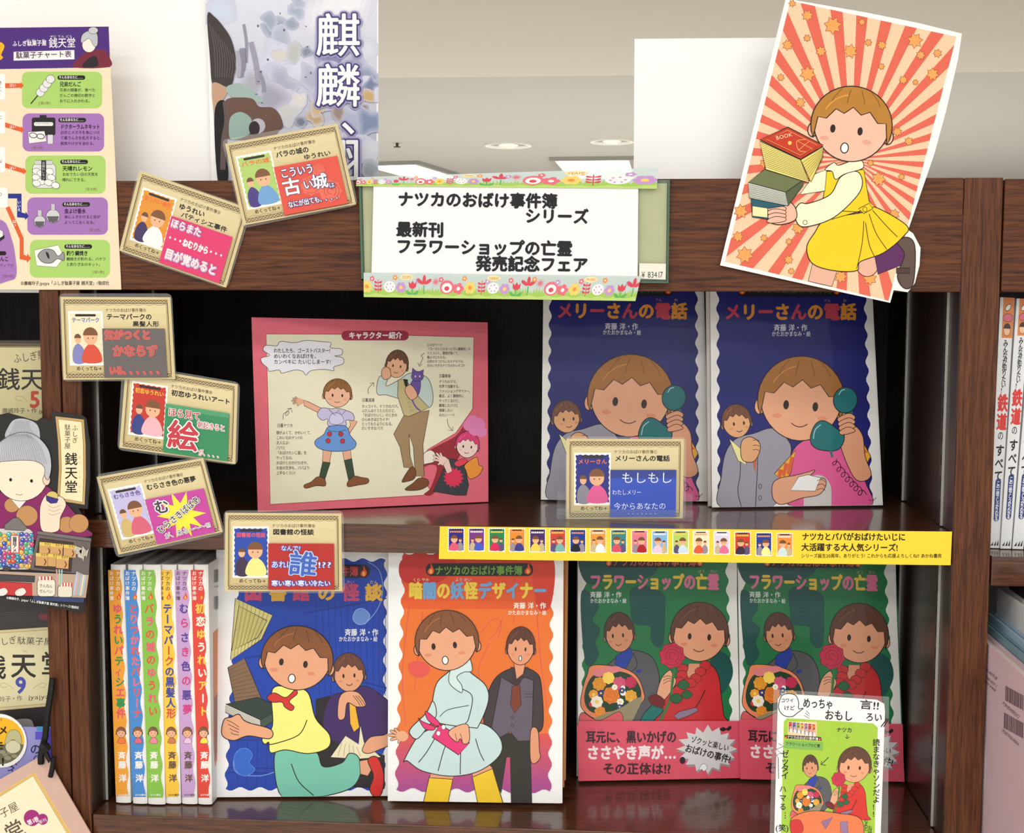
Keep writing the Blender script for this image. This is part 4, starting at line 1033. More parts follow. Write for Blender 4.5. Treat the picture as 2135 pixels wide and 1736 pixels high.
# ------------------------------------------------------------------ six spines on the bottom shelf (frame c4)
c4 = affine(0, 1150, 0.3375)
SP = [  # top-left x, top-right x, bottom-left x, bottom-right x, bottom y, colour, title, title colours, word
    (662, 757, 713, 806, 1550, (236, 158, 44), 'ゆうれいパティシエ事件', [(224, 84, 100), (50, 140, 70)], 'orange', 'leftmost of six, against the bookcase side'),
    (760, 855, 818, 909, 1556, (66, 136, 208), 'とりつかれたバレリーナ', [(226, 90, 90), (228, 110, 130)], 'bright blue', 'second in the row of six'),
    (858, 967, 912, 1019, 1560, (132, 190, 70), 'バラの城のゆうれい', [(222, 84, 60), (226, 90, 120)], 'green', 'between the blue and the yellow one'),
    (970, 1070, 1024, 1116, 1556, (244, 196, 60), 'テーマパークの黒髪人形', [(60, 70, 150), (60, 70, 150), (60, 70, 150), (60, 70, 150), (210, 80, 60), (210, 80, 60)], 'yellow', 'fourth in the row of six'),
    (1073, 1170, 1122, 1218, 1558, (196, 158, 206), 'むらさき色の悪夢', [(84, 60, 150), (206, 60, 130)], 'lilac', 'fifth in the row of six'),
    (1173, 1266, 1222, 1309, 1560, (222, 64, 52), '初恋ゆうれいアート', [(246, 200, 70), (240, 236, 220)], 'red', 'rightmost of six, its back cover showing')]
for i, (a0, a1, b0, b1, by, colr, ti, tc, wd, plc) in enumerate(SP):
    pb = c4([((b0 + b1) / 2, by)])[0]; zb = BZ1 + 0.0012
    pl = Plane(0, 0, 1, 0.0, 0.0); pl.O = P(pb[0], pb[1], YatZ(pb[0], pb[1], zb))
    t = thing('hardback_book', 'slim hardback with a %s spine, %s' % (wd, plc), 'book', pl, group='slim hardbacks standing spine out')
    quad = c4([(a0, 78), (a1, 80), (b1, by), (b0, by)])
    uv = pl.uv(quad); x0, x1 = float(uv[3][0]), float(uv[2][0]); zt = min(float(uv[0][1]), MZ0 - zb - 0.004); D = 0.148
    x0 += 0.0002; x1 -= 0.0002
    jk = mat((240, 238, 234), 0.3)
    # spine with softly rounded face
    n = 8; vs = []; fs = []
    for k in range(n + 1):
        u = k / n; x = x0 + (x1 - x0) * u; y = -0.0016 * (1 - (2 * u - 1) ** 2) if False else 0.0012 * abs(2 * u - 1) ** 3
        vs += [(x, y, 0), (x, y, zt)]
    for k in range(n): fs.append((2 * k, 2 * k + 2, 2 * k + 3, 2 * k + 1))
    k0 = len(vs); vs += [(x1, 0.004, 0), (x1, 0.004, zt), (x0, 0.004, 0), (x0, 0.004, zt)]
    fs += [(2 * n, k0, k0 + 1, 2 * n + 1), (k0, k0 + 2, k0 + 3, k0 + 1), (k0 + 2, 0, 1, k0 + 3)]
    fs += [tuple([2 * k for k in range(n + 1)][::-1] + [k0 + 2, k0])[::1], tuple([2 * k + 1 for k in range(n + 1)] + [k0 + 1, k0 + 3])]
    meshobj('spine', vs, fs, jk, t)
    box('cover_board', x0, x0 + 0.0016, 0.0042, D, 0, zt, jk, t); box('cover_board', x1 - 0.0016, x1, 0.0042, D, 0, zt, jk, t)
    box('page_block', x0 + 0.0018, x1 - 0.0018, 0.0045, D - 0.004, 0.003, zt - 0.004, PAGES, t)
    a = Art(pl, c4, clip=(min(a0, b0), 78, max(a1, b1) + 2, by))
    L = lambda y: a0 + (b0 - a0) * (y - 78) / (by - 78) + 4
    R = lambda y: a1 + (b1 - a1) * (y - 78) / (by - 78) - 4
    ys = np.linspace(112, by - 42, 60)
    pts = [(L(y), y) for y in ys] + [(R(y) - 9 - 6 * math.sin((y - 100) / 26 + i), y) for y in ys[::-1]]
    a.poly(pts, colr)
    W = (246, 240, 236) if i not in (3, 4) else (90, 70, 60)
    lx = lambda y: L(y) - (0 if i else 0)
    a.text('ナツカの', lx(125) + 46, 118, 30, W, vert=True, width=125, bold=.02); a.text('おばけ事件簿', lx(125) + 8, 118, 28, W, vert=True, width=185, bold=.02)
    flame(a, lx(280) + 62, 276, 13)
    n = len(ti); y0 = 318; st = (1030 - y0) / n
    for k, ch in enumerate(ti):
        y = y0 + st * k; a.text(ch, lx(y) + 22, y, 58 if ch not in 'ィ' else 44, tc[k % len(tc)], vert=True, bold=.045, size_y=min(64, st * 1.02))
    head(a, lx(1120) + 46, 1115, 28, 32, (236, 176, 140), (132, 84, 56), 0, 2.0)
    a.blob([(lx(1170) + 24, 1180), (lx(1150) + 36, 1150), (lx(1150) + 62, 1150), (lx(1170) + 70, 1180)], [(238, 120, 60), (220, 100, 130), (250, 130, 160), (200, 120, 80), (230, 190, 220), (240, 220, 80)][i], 2)
    for ch, y in zip('斉藤洋', (1232, 1290, 1372)): a.text(ch, lx(y) + 22, y, 50, W if i not in (3, 4) else (96, 70, 60), vert=True, bold=.035)
    a.text('あかね書房', lx(1500) + 14, 1494, 13, W, width=66, bold=.02)
    a.build(t, 0.0, PG2)
    if i == 5:      # back cover of the last book, seen from the side
        bp = Plane(0, 0, 1, 0, -90)   # U runs towards the viewer's left along -y
        bp.O = pl.O + np.array([x1 + 0.0, 0, 0]); bp.yaw = 90
        bp.U = np.array([0, 1.0, 0]); bp.V = np.array([0, 0, 1.0]); bp.B = np.array([-1.0, 0, 0])
        b = Art(bp, c4); W2 = (240, 236, 230)
        b.poly([(1316, 500), (1420, 400), (1425, 560), (1385, 900), (1370, 1150), (1330, 1330), (1320, 1200)], (224, 122, 50))
        b.poly([(1322, 900), (1375, 840), (1365, 1140), (1325, 1300)], (150, 84, 60))
        for yy in (98, 262):
            rb = random.Random(yy); x = 1322
            while x < 1378:
                w_ = rb.choice((1, 1.5, 2.4)); b.poly([(x, yy + 14 - (x - 1322) * .25), (x + w_, yy + 14 - (x - 1322) * .25), (x + w_, yy + 92 - (x - 1322) * .2), (x, yy + 92 - (x - 1322) * .2)], (30, 30, 30)); x += w_ + rb.choice((1.2, 2))
        b.text('978425', 1322, 210, 14, (40, 40, 40), width=50, rot=-12); b.text('192839300000', 1324, 350, 15, (40, 40, 40), width=86, rot=-22)
        e = bpy.data.objects.new('back_cover', None); e.matrix_world = Matrix.Identity(4)
        # build in the thing's own frame: x1 face, u -> y
        V = []
        for chn, nm in (('pic', 'back_picture'), ('txt', 'back_lettering')):
            it = b.items[chn]
            if not it: continue
            verts = []; faces = []; cl = []; off = 0
            for (v, f, c, L_) in it:
                uvb = bp.uv(c4(v))
                verts += [(x1 + 1e-4 + L_ * STEP, float(p[0]), float(p[1])) for p in uvb]
                faces += [tuple(j + off for j in ff) for ff in f]; off += len(v); cl.append((c, sum(len(ff) for ff in f)))
            me = bpy.data.meshes.new(nm); me.from_pydata(verts, [], faces); at = me.color_attributes.new('ink', 'FLOAT_COLOR', 'CORNER')
            at.data.foreach_set('color', np.concatenate([np.tile(np.array(lin(c) + (1.0,), dtype=np.float32), (n_, 1)) for c, n_ in cl]).ravel())
            me.materials.append(PG2); link(bpy.data.objects.new(nm, me), t)
        bpy.data.objects.remove(e)

# ------------------------------------------------------------------ character sheet on the middle shelf (frame ri), figures as plain paper dolls
ri = affine(500, 640, 560 / 2113.0)
QI = [(92, 80), (1950, 120), (1955, 1530), (142, 1612)]
qq = q(ri, QI); pl = base_plane(qq[3], qq[2], MZ1 + 0.0003, 6.0, th=0.002)
t = sheet('introduction_sheet', 'pink-bordered paper sheet with two standing figures leaning at the left of the middle shelf', 'poster', pl, qq, 0.0015, mat((226, 120, 136), 0.6))
a = Art(pl, ri, clip=(80, 70, 1960, 1620))
a.poly(QI, (224, 108, 124)); CR = (232, 226, 200)
a.poly([(207, 212), (1000, 214), (1840, 236), (1832, 800), (1700, 990), (1480, 1120), (1380, 1260), (1500, 1440), (1440, 1480), (240, 1552), (225, 900)], CR, 5, (168, 44, 60))
a.blob([(1790, 880), (1700, 1010), (1500, 1120), (1440, 1190), (1380, 1280), (1500, 1240), (1550, 1270), (1500, 1420), (1450, 1470), (1520, 1470), (1640, 1300), (1740, 1150), (1780, 1000)], (150, 46, 56))
a.blob([(1375, 1275), (1440, 1160), (1500, 1125), (1540, 1160), (1530, 1215), (1440, 1240)], (236, 226, 214), 4)
a.rrect(800, 186, 1328, 262, 36, (160, 50, 72), 0); a.text('キャラクター紹介', 856, 194, 56, (246, 236, 238), width=420, bold=.045); a.text('しょうかい', 1172, 182, 16, (120, 30, 50), width=100)
cl = [(220, 480), (175, 440), (170, 400), (235, 380), (185, 340), (205, 300), (290, 305), (320, 270), (430, 280), (520, 262), (620, 270), (715, 280), (712, 320), (800, 330), (800, 375), (745, 385), (810, 400), (812, 445), (740, 470), (740, 500), (665, 490), (560, 500), (520, 535), (495, 505), (430, 495), (330, 520), (310, 495), (230, 505)]
a.blob(cl, (232, 230, 238), 4, n=4)
for k, (s_, w_) in enumerate((('わたしたち、ゴーストバスター!', 445), ('めいわくなおばけを、', 355), ('カンペキに たいじしまーす!', 450))): a.text(s_, 266, 322 + 48 * k - 4 * k, 40, (44, 40, 46), width=w_, bold=.015)
G = (52, 56, 44)
def para(lines, x, y, size, dy, k=.5):
    for i, s_ in enumerate(lines):
        if s_: a.text(s_, x, y + i * dy, size * .80, G, gap=.97, bold=.01, size_y=size)
para(['日暮ナツカ'], 292, 915, 32, 40); para(['頭がよくて、かわいくて、', 'こわいモのナシ!?の', '主人公よ!', 'パパと', '「おばけたいじ屋」を', 'やってるの。', 'おばけとのかけひきや、', 'お金の交渉も、パパより', '上手なくらい!'], 286, 972, 31, 39.5)
para(['日暮道遠'], 960, 715, 32, 40); para(['カッコイイ、ナツカのパパ。', 'ふだんはぐうたらだけど、', '「おばけたいじ」のときの', 'ひらめきはピカイチ!', 'とってもたよりになる、', 'だいすきなパパ!'], 958, 765, 30, 34.5)
para(['エルゼベート', '「ゴーストバスターヒグレ事務所」の', 'マスコット。霊感が強くて、', '魔よけにもなる。', '近所のネコたちにもモテモテの、', 'かわいすぎるナツカのかいネコ♡'], 1472, 284, 26, 32.5)
para(['日暮春香'], 1566, 526, 30, 40); para(['ナツカのママ。', '世界で活躍する、', 'ファッションデザイナー。', '最近、よく事務所に', 'やってくるけど、', '離婚したパパと', '復縁したい', 'みたい──!?'], 1566, 572, 28, 37.5)
for pts in ([(340, 885), (345, 840), (385, 820), (375, 850), (360, 850), (372, 818), (405, 795)], [(1012, 685), (1012, 640), (1054, 595)], [(1452, 362), (1425, 385), (1440, 400), (1412, 460)], [(1632, 880), (1640, 930), (1672, 970)]): a.curve(pts, 4, G)
for (x, y, s1, s2) in ((405, 795, (-32, 4), (6, 34)), (1054, 595, (-30, 4), (0, 30)), (1412, 468, (-12, -30), (22, -20)), (1674, 972, (-32, -4), (2, -32))): a.line([(x + s1[0], y + s1[1]), (x, y), (x + s2[0], y + s2[1])], 4, G)
# plain girl waving
SKb = (228, 172, 142)
a.poly([(655, 1120), (725, 1120), (705, 1225), (650, 1215)], SKb, 4); a.poly([(805, 1120), (870, 1120), (880, 1215), (820, 1205)], SKb, 4)
a.poly([(652, 1215), (712, 1222), (662, 1375), (618, 1365)], (58, 76, 56), 4); a.poly([(820, 1205), (880, 1190), (905, 1350), (856, 1365)], (58, 76, 56), 4)
a.blob([(505, 1400), (560, 1375), (610, 1335), (665, 1350), (672, 1405), (600, 1405), (520, 1425)], (136, 84, 48), 4); a.blob([(848, 1375), (900, 1330), (960, 1340), (1010, 1350), (1005, 1385), (930, 1400), (852, 1412)], (136, 84, 48), 4)
a.poly([(500, 730), (540, 745), (650, 800), (625, 835), (505, 775)], SKb, 4); hand(a, 472, 742, 36, 190, SKb); a.poly([(860, 880), (925, 900), (860, 1000), (835, 985), (870, 930)], SKb, 4)
a.blob([(610, 850), (640, 795), (720, 800), (760, 795), (830, 810), (890, 840), (895, 890), (835, 890), (830, 935), (700, 935), (690, 880), (650, 890)], (196, 190, 222), 4)
a.blob([(715, 850), (755, 830), (800, 850), (815, 900), (760, 925), (705, 905)], (206, 202, 230), 3); a.line([(700, 805), (745, 850), (775, 810), (800, 850), (830, 815)], 4)
a.blob([(700, 940), (830, 935), (870, 1010), (915, 1070), (880, 1120), (740, 1135), (620, 1110), (590, 1055), (660, 1000)], (104, 148, 212), 4); a.curve([(690, 965), (760, 980), (835, 965)], 3)
for x, y in ((705, 998), (794, 998), (694, 1052), (808, 1054)): a.ell(x, y, 18, 18, (196, 52, 56), 3)
head(a, 768, 680, 106, 108, (232, 180, 150), (142, 96, 52), 2, 4)
# plain man in waistcoat holding a purple toy
a.poly([(1290, 850), (1490, 810), (1440, 1080), (1450, 1330), (1380, 1330), (1365, 1100), (1330, 1000), (1340, 1180), (1370, 1270), (1290, 1260), (1260, 1100), (1210, 1000)], (160, 132, 96), 4)
a.blob([(1275, 1370), (1320, 1290), (1355, 1255), (1385, 1290), (1370, 1350), (1310, 1372)], (124, 76, 44), 4); a.blob([(1300, 1430), (1360, 1385), (1410, 1345), (1475, 1355), (1480, 1400), (1420, 1435), (1330, 1442)], (124, 76, 44), 4)
a.blob([(1090, 690), (1075, 640), (1100, 545), (1160, 560), (1150, 620), (1240, 580), (1340, 520), (1450, 540), (1500, 600), (1520, 720), (1490, 790), (1400, 770), (1250, 720), (1150, 690)], (196, 212, 206), 4)
a.poly([(1245, 570), (1300, 570), (1400, 700), (1490, 790), (1400, 830), (1330, 860), (1290, 850), (1240, 700)], (190, 176, 128), 4); a.poly([(1285, 565), (1320, 570), (1320, 640), (1300, 620)], (40, 40, 44), 2)
for x, y in ((1322, 720), (1328, 752), (1337, 783), (1346, 816)): a.ell(x, y, 6, 8, (206, 196, 160), 2)
head(a, 1236, 450, 84, 105, (230, 176, 142), (104, 70, 50), 8, 4)
a.blob([(1120, 490), (1150, 470), (1180, 490), (1185, 550), (1140, 570), (1115, 540)], SKb, 4)
PU = (108, 84, 160)
a.blob([(1345, 600), (1380, 560), (1420, 580), (1415, 660), (1390, 700), (1345, 660)], PU, 3); a.ell(1396, 545, 48, 40, PU, 3); a.poly([(1352, 520), (1358, 478), (1392, 508)], PU, 3); a.poly([(1408, 508), (1446, 490), (1440, 530)], PU, 3)
a.ell(1380, 545, 5, 7, (240, 236, 200)); a.ell(1414, 545, 5, 7, (240, 236, 200)); a.curve([(1345, 710), (1380, 780), (1418, 815)], 12, PU)
a.blob([(1300, 640), (1340, 610), (1380, 650), (1395, 700), (1350, 730), (1310, 690)], SKb, 4)
# plain lady peeping from the corner
a.poly([(1640, 1190), (1760, 1210), (1800, 1400), (1780, 1480), (1700, 1480), (1520, 1450), (1600, 1280)], (62, 64, 70), 4)
a.blob([(1770, 1240), (1860, 1180), (1880, 1240), (1910, 1260), (1880, 1320), (1810, 1350), (1780, 1290)], (236, 150, 60), 4)
a.blob([(1690, 1220), (1760, 1190), (1790, 1215), (1740, 1250), (1700, 1250)], (220, 70, 90), 3); head(a, 1790, 1085, 88, 100, (240, 212, 200), (214, 66, 120), 6, 4)
for x, y, r in ((1830, 900, 50), (1880, 920, 48), (1800, 930, 44), (1850, 960, 52), (1900, 980, 44)): a.ell(x, y, r, r, (222, 130, 180), 0)
a.star(1680, 1340, 82, 62, 14, (222, 54, 90), 0, 6); hand(a, 1600, 1210, 50, 215, (238, 206, 192))
a.poly([(1640, 1190), (1670, 1290), (1630, 1310), (1600, 1240)], (238, 206, 192), 3)
a.build(t, 0.0)

# ------------------------------------------------------------------ acrylic sign holder, paper sign and washi tapes on the header (frame c6)
c6 = affine(740, 340, 680 / 2135.0)
pl = Plane(1070, 600, -0.0075)
qh = q(c6, [(25, 108), (2062, 108), (2052, 785), (42, 768)])
t = thing('sign_holder', 'clear green-edged acrylic sign holder on the header board, price sticker at lower right', 'sign holder', pl)
uv = pl.uv(qh)
slab('back_plate', uv, 0.0042, 0.0068, ACRG, t)
slab('backing_paper', pl.uv(q(c6, [(45, 130), (2045, 130), (2035, 765), (60, 750)])), 0.0030, 0.0038, mat((186, 184, 140), 0.6, var=0.12, scale=30), t)
slab('front_plate', uv, 0.0004, 0.0024, ACRG if False else ACRY, t)
for nm, pts in (('edge_strip', [(25, 108), (36, 108), (56, 768), (42, 768)]), ('edge_strip', [(2050, 108), (2062, 108), (2052, 785), (2042, 785)]), ('edge_strip', [(42, 758), (2042, 774), (2042, 785), (42, 768)])):
    slab(nm, pl.uv(q(c6, pts)), 0.0002, 0.0070, mat((70, 110, 84), 0.15), t)
slab('price_sticker', pl.uv(q(c6, [(1862, 655), (2036, 658), (2034, 762), (1860, 755)])), -0.0001, 0.0002, mat((232, 230, 216), 0.6), t)
a = Art(pl, c6); a.text('¥ 83417', 1876, 700, 44, (40, 38, 36), width=142, size_y=56); a.build(t, -0.0001)
plS = Plane(1050, 590, -0.0088)
t = sheet('paper_sign', 'white paper sign with bold black lettering taped over the acrylic sign holder', 'sign', plS, q(c6, [(122, 130), (1855, 145), (1850, 760), (108, 742)]), 0.0003, mat((238, 238, 242), 0.7, var=0.01))
a = Art(plS, c6); K = (34, 32, 38)
for s_, x, y, sz, w_ in (('ナツカのおばけ事件簿', 280, 182, 104, 1048), ('シリーズ', 1112, 292, 104, 420), ('最新刊', 270, 380, 104, 314), ('フラワーショップの亡霊', 268, 490, 106, 1158), ('発売記念フェア', 790, 602, 106, 738)):
    a.text(s_, x, y, sz, K, width=w_, bold=.05, rot=0.8, size_y=sz)
a.build(t, 0.0)
def tape(label, quad, seed, yy):
    p_ = Plane(1050, 500, yy)
    t = thing('washi_tape', label, 'tape', p_, group='floral washi tapes')
    q4 = q(c6, quad); slab('tape_strip', p_.uv(q4), 0, 0.0001, clear('translucent_tape', mixf=0.75, rough=0.5, base=(0.66, 0.76, 0.74)), t)
    Wd, Hd = 1800, 150
    a = Art(p_, homog([(0, 0), (Wd, 0), (Wd, Hd), (0, Hd)], q4), clip=(0, 0, Wd, Hd)); r = random.Random(seed)
    pts = [(0, Hd), (0, 110)]
    for k in range(100): pts += [(18 * k, 112 + r.uniform(-4, 6)), (18 * k + r.uniform(5, 13), 88 + r.uniform(-12, 10))]
    pts += [(Wd, 112), (Wd, Hd)]
    a.poly(pts, (164, 200, 92)); a.poly([(0, Hd)] + [(18 * k, 130 + 6 * math.sin(k)) for k in range(101)] + [(Wd, Hd)], (186, 212, 120))
    PK, RD, YL, OR, WHT, PP, GN = (230, 110, 126), (214, 74, 90), (240, 208, 110), (234, 150, 70), (244, 236, 236), (196, 150, 206), (90, 176, 96)
    x = 20; kinds = list(range(9)); kk = 0
    while x < Wd - 20:
        k = (kk * 5 + seed) % 9; kk += 1
        if k == 0: a.ell(x, 38, 11, 28, RD); a.ell(x - 26, 50, 26, 11, RD, 0, 35); a.ell(x + 26, 50, 26, 11, RD, 0, -35); a.line([(x, 70), (x, 125)], 7, GN)
        elif k == 1: a.ell(x, 82, 46, 42, PK); a.ell(x, 86, 34, 30, WHT); a.ell(x, 90, 16, 14, RD)
        elif k == 2: flower(a, x, 84, 38, YL, 6, OR)
        elif k == 3: a.ell(x, 84, 38, 34, WHT); [a.ell(x + 22 * math.cos(j), 84 + 20 * math.sin(j), 5, 5, PP, n=8) for j in range(6)]
        elif k == 4: a.poly([(x - 26, 50), (x - 12, 64), (x, 46), (x + 12, 64), (x + 26, 50), (x + 24, 82), (x + 10, 94), (x - 10, 94), (x - 24, 82)], RD); a.line([(x, 90), (x, 130)], 7, GN); a.blob([(x, 128), (x - 40, 104), (x - 30, 130)], GN); a.blob([(x, 128), (x + 40, 104), (x + 30, 130)], GN)
        elif k == 5: a.star(x, 50, 34, 8, 12, PK)
        elif k == 6: flower(a, x, 90, 36, PK, 5, WHT)
        elif k == 7:
            for j in range(3): a.blob([(x, 60 + 22 * j), (x - 24, 48 + 22 * j), (x - 20, 64 + 22 * j)], RD); a.blob([(x, 60 + 22 * j), (x + 24, 48 + 22 * j), (x + 20, 64 + 22 * j)], RD)
            a.line([(x, 40), (x, 128)], 4, RD)
        else: flower(a, x, 88, 34, PP, 6, YL)
        if kk % 2: flower(a, x + 36, 28 + (kk % 3) * 8, 17, (OR, PK, PP)[kk % 3], 5, WHT)
        x += 76
    for xx, s_ in (((250, 'OOPS!'), (820, 'YEAH!'), (1450, "I'M HERE!")) if seed == 2 else ((1020, 'OOPS!'), (1520, 'YEAH!'))):
        a.ell(xx + 34, 24, 44, 18, (244, 226, 170)); a.text(s_, xx + 4, 12, 24, (190, 80, 70), width=62)
    a.build(t, 0.0)
tape('floral washi tape along the top edge of the white paper sign', [(14, 92), (1986, 30), (1976, 168), (8, 150)], 1, -0.0094)
tape('floral washi tape along the bottom edge of the white paper sign', [(57, 716), (1874, 740), (1836, 902), (58, 876)], 2, -0.0094)

# ------------------------------------------------------------------ sunburst cutout on the header (frame rb)
rb_ = affine(1480, 0, 655 / 1777.0)
pl = Plane(1700, 620, -0.0045, 0.3)
OUT = [(430, -8), (880, 70), (1180, 130), (1426, 190), (1405, 330), (1338, 620), (1270, 870), (1122, 1300), (1150, 1320), (1192, 1400), (1186, 1500), (1160, 1600), (1120, 1652), (1040, 1640), (1020, 1712), (600, 1620), (58, 1500), (220, 830)]
t = sheet('sunburst_cutout', 'tilted cut-out poster of a red sunburst with stars and a figure in a yellow dress', 'poster', pl, q(rb_, OUT), 0.0008, mat((244, 243, 243), 0.6, var=0.01))
a = Art(pl, rb_); q_in = [(455, 5), (1394, 208), (1010, 1700), (86, 1480)]
a.poly(q_in, (242, 204, 168))
def clipq(pts, quad_):
    p = [tuple(map(float, v)) for v in pts]; c = np.mean(quad_, 0)
    for i in range(4):
        A, B_ = np.array(quad_[i], float), np.array(quad_[(i + 1) % 4], float); n_ = np.array([-(B_ - A)[1], (B_ - A)[0]])
        if n_ @ (c - A) < 0: n_ = -n_
        o = []
        for j in range(len(p)):
            u, v = np.array(p[j - 1]), np.array(p[j]); du, dv = n_ @ (u - A), n_ @ (v - A)
            if (du >= 0) != (dv >= 0): o.append(tuple(u + (v - u) * du / (du - dv)))
            if dv >= 0: o.append(tuple(v))
        p = o
        if len(p) < 3: return []
    return p
cx, cy = 800, 900
for k in range(36):
    t0, t1 = math.radians(10 * k + 2), math.radians(10 * k + 6.6)
    pp = clipq([(cx, cy), (cx + 1500 * math.cos(t0), cy + 1500 * math.sin(t0)), (cx + 1500 * math.cos(t1), cy + 1500 * math.sin(t1))], q_in)
    if pp: a.poly(pp, (226, 104, 84))
rs = random.Random(5)
for x, y, r in ((466, 20, 22), (552, 88, 34), (695, 145, 52), (860, 125, 22), (550, 216, 22), (440, 255, 32), (628, 290, 32), (795, 290, 42), (896, 241, 22), (972, 256, 28), (1160, 230, 46), (1192, 312, 28), (1288, 302, 26), (1260, 420, 38), (1094, 452, 26), (1163, 466, 18), (970, 376, 20), (553, 418, 46), (401, 438, 22), (512, 580, 30), (1060, 745, 28), (1125, 800, 26), (908, 922, 20), (954, 1012, 42), (1084, 1000, 20), (175, 1195, 42), (160, 1338, 32), (306, 1346, 22), (447, 1366, 20), (197, 1442, 50), (445, 1468, 28), (460, 1534, 20), (498, 1290, 36), (740, 1565, 38), (1042, 1212, 32), (905, 1575, 40), (310, 925, 30)):
    a.star(x, y, r, r * .62, 7, (240, 164, 90), 3, rs.uniform(0, 50), (140, 60, 40))
# books, arms and a plain figure
YD = (238, 206, 34)
a.poly([(585, 1470), (730, 1500), (690, 1620), (556, 1590)], (232, 178, 156), 4); a.ell(890, 1490, 64, 74, (232, 178, 156), 4)
a.poly([(930, 1440), (1100, 1350), (1130, 1480), (950, 1550)], (94, 44, 96), 4)
a.blob([(1060, 1370), (1120, 1342), (1160, 1400), (1150, 1600), (1100, 1630), (1060, 1560), (1100, 1440)], (96, 78, 70), 5); a.rect(1054, 1515, 1130, 1545, (78, 60, 54), 4)
a.blob([(660, 1240), (870, 1200), (930, 1170), (1112, 1275), (1090, 1340), (980, 1430), (850, 1480), (830, 1530), (700, 1530), (580, 1490), (548, 1400), (590, 1320)], YD, 5)
for pts in ([(870, 1250), (860, 1380), (830, 1520)], [(900, 1210), (940, 1320), (1000, 1410)], [(920, 1190), (1000, 1280), (1060, 1340)], [(880, 1260), (900, 1380), (930, 1450)]): a.curve(pts, 4)
a.poly([(660, 970), (870, 960), (900, 1140), (930, 1170), (690, 1240), (640, 1130)], YD, 4); a.line([(690, 1190), (850, 1200)], 4)
a.poly([(590, 985), (660, 960), (650, 1080), (510, 1100)], (244, 240, 206), 4)
a.blob([(740, 1000), (830, 970), (862, 1030), (830, 1110), (700, 1230), (560, 1280), (500, 1270), (480, 1200), (510, 1150), (560, 1150), (680, 1100)], (244, 240, 206), 5)
a.ell(538, 1258, 12, 12, (244, 240, 206), 3); a.blob([(650, 960), (700, 920), (730, 935), (840, 900), (865, 950), (760, 985), (710, 1015), (690, 970)], (244, 240, 206), 4)
a.poly([(840, 1180), (900, 1150), (920, 1180), (870, 1208)], YD, 4); a.ell(876, 1184, 12, 14, YD, 3)
head(a, 800, 710, 215, 205, (238, 190, 166), (184, 126, 50), 6, 6, look=-.12, mouth='o')
a.blob([(385, 1120), (420, 1120), (480, 1170), (485, 1240), (400, 1270), (330, 1250), (325, 1180), (400, 1165)], (238, 186, 162), 5)
for k in range(4): a.blob([(322, 1175 + 24 * k), (365, 1160 + 22 * k), (425, 1172 + 20 * k), (420, 1192 + 20 * k), (345, 1196 + 22 * k)], (238, 186, 162), 3.5)
# stack: blue below, green, then red book on top
a.poly([(232, 1130), (240, 1228), (330, 1240), (325, 1180), (420, 1165), (520, 1050), (524, 1010)], (40, 92, 110), 4)
a.poly([(240, 1165), (325, 1178), (325, 1232), (240, 1222)], (238, 232, 176), 3)
a.poly([(216, 1032), (320, 950), (528, 1018), (428, 1088)], (110, 118, 78), 5); a.poly([(216, 1032), (428, 1088), (440, 1165), (222, 1120)], (196, 196, 186), 4)
for k in range(7): a.line([(220, 1045 + 11 * k), (432, 1100 + 9 * k)], 1.8, (110, 108, 100))
a.poly([(428, 1088), (528, 1018), (525, 1050), (440, 1165)], (86, 96, 66), 4)
a.poly([(282, 790), (440, 720), (640, 822), (512, 902)], (198, 60, 36), 6); a.poly([(282, 800), (512, 905), (560, 1035), (315, 960)], (236, 222, 130), 5); a.poly([(512, 905), (640, 830), (636, 890), (570, 1030)], (232, 214, 116), 5)
for k in range(1, 13): a.line([(284 + 2.6 * k, 800 + 12 * k), (512 + 4 * k, 905 + 10 * k)], 2, (130, 112, 50)); 
for k in range(1, 8): a.line([(514 + 6 * k, 910 + 14 * k), (638, 832 + 8 * k)], 2, (130, 112, 50))
a.poly([(318, 790), (438, 738), (606, 822), (510, 880)], (198, 60, 36), 2.5, (236, 190, 110)); a.text('BOOK', 368, 768, 30, (246, 220, 180), width=96, rot=-14)
a.ell(450, 810, 11, 11, (240, 200, 100)); a.curve([(540, 790), (490, 800), (500, 850), (540, 860)], 3, (240, 190, 110)); a.line([(496, 800), (580, 846)], 2.5, (240, 190, 110)); a.line([(560, 800), (500, 850)], 2.5, (240, 190, 110))
a.build(t, 0.0)

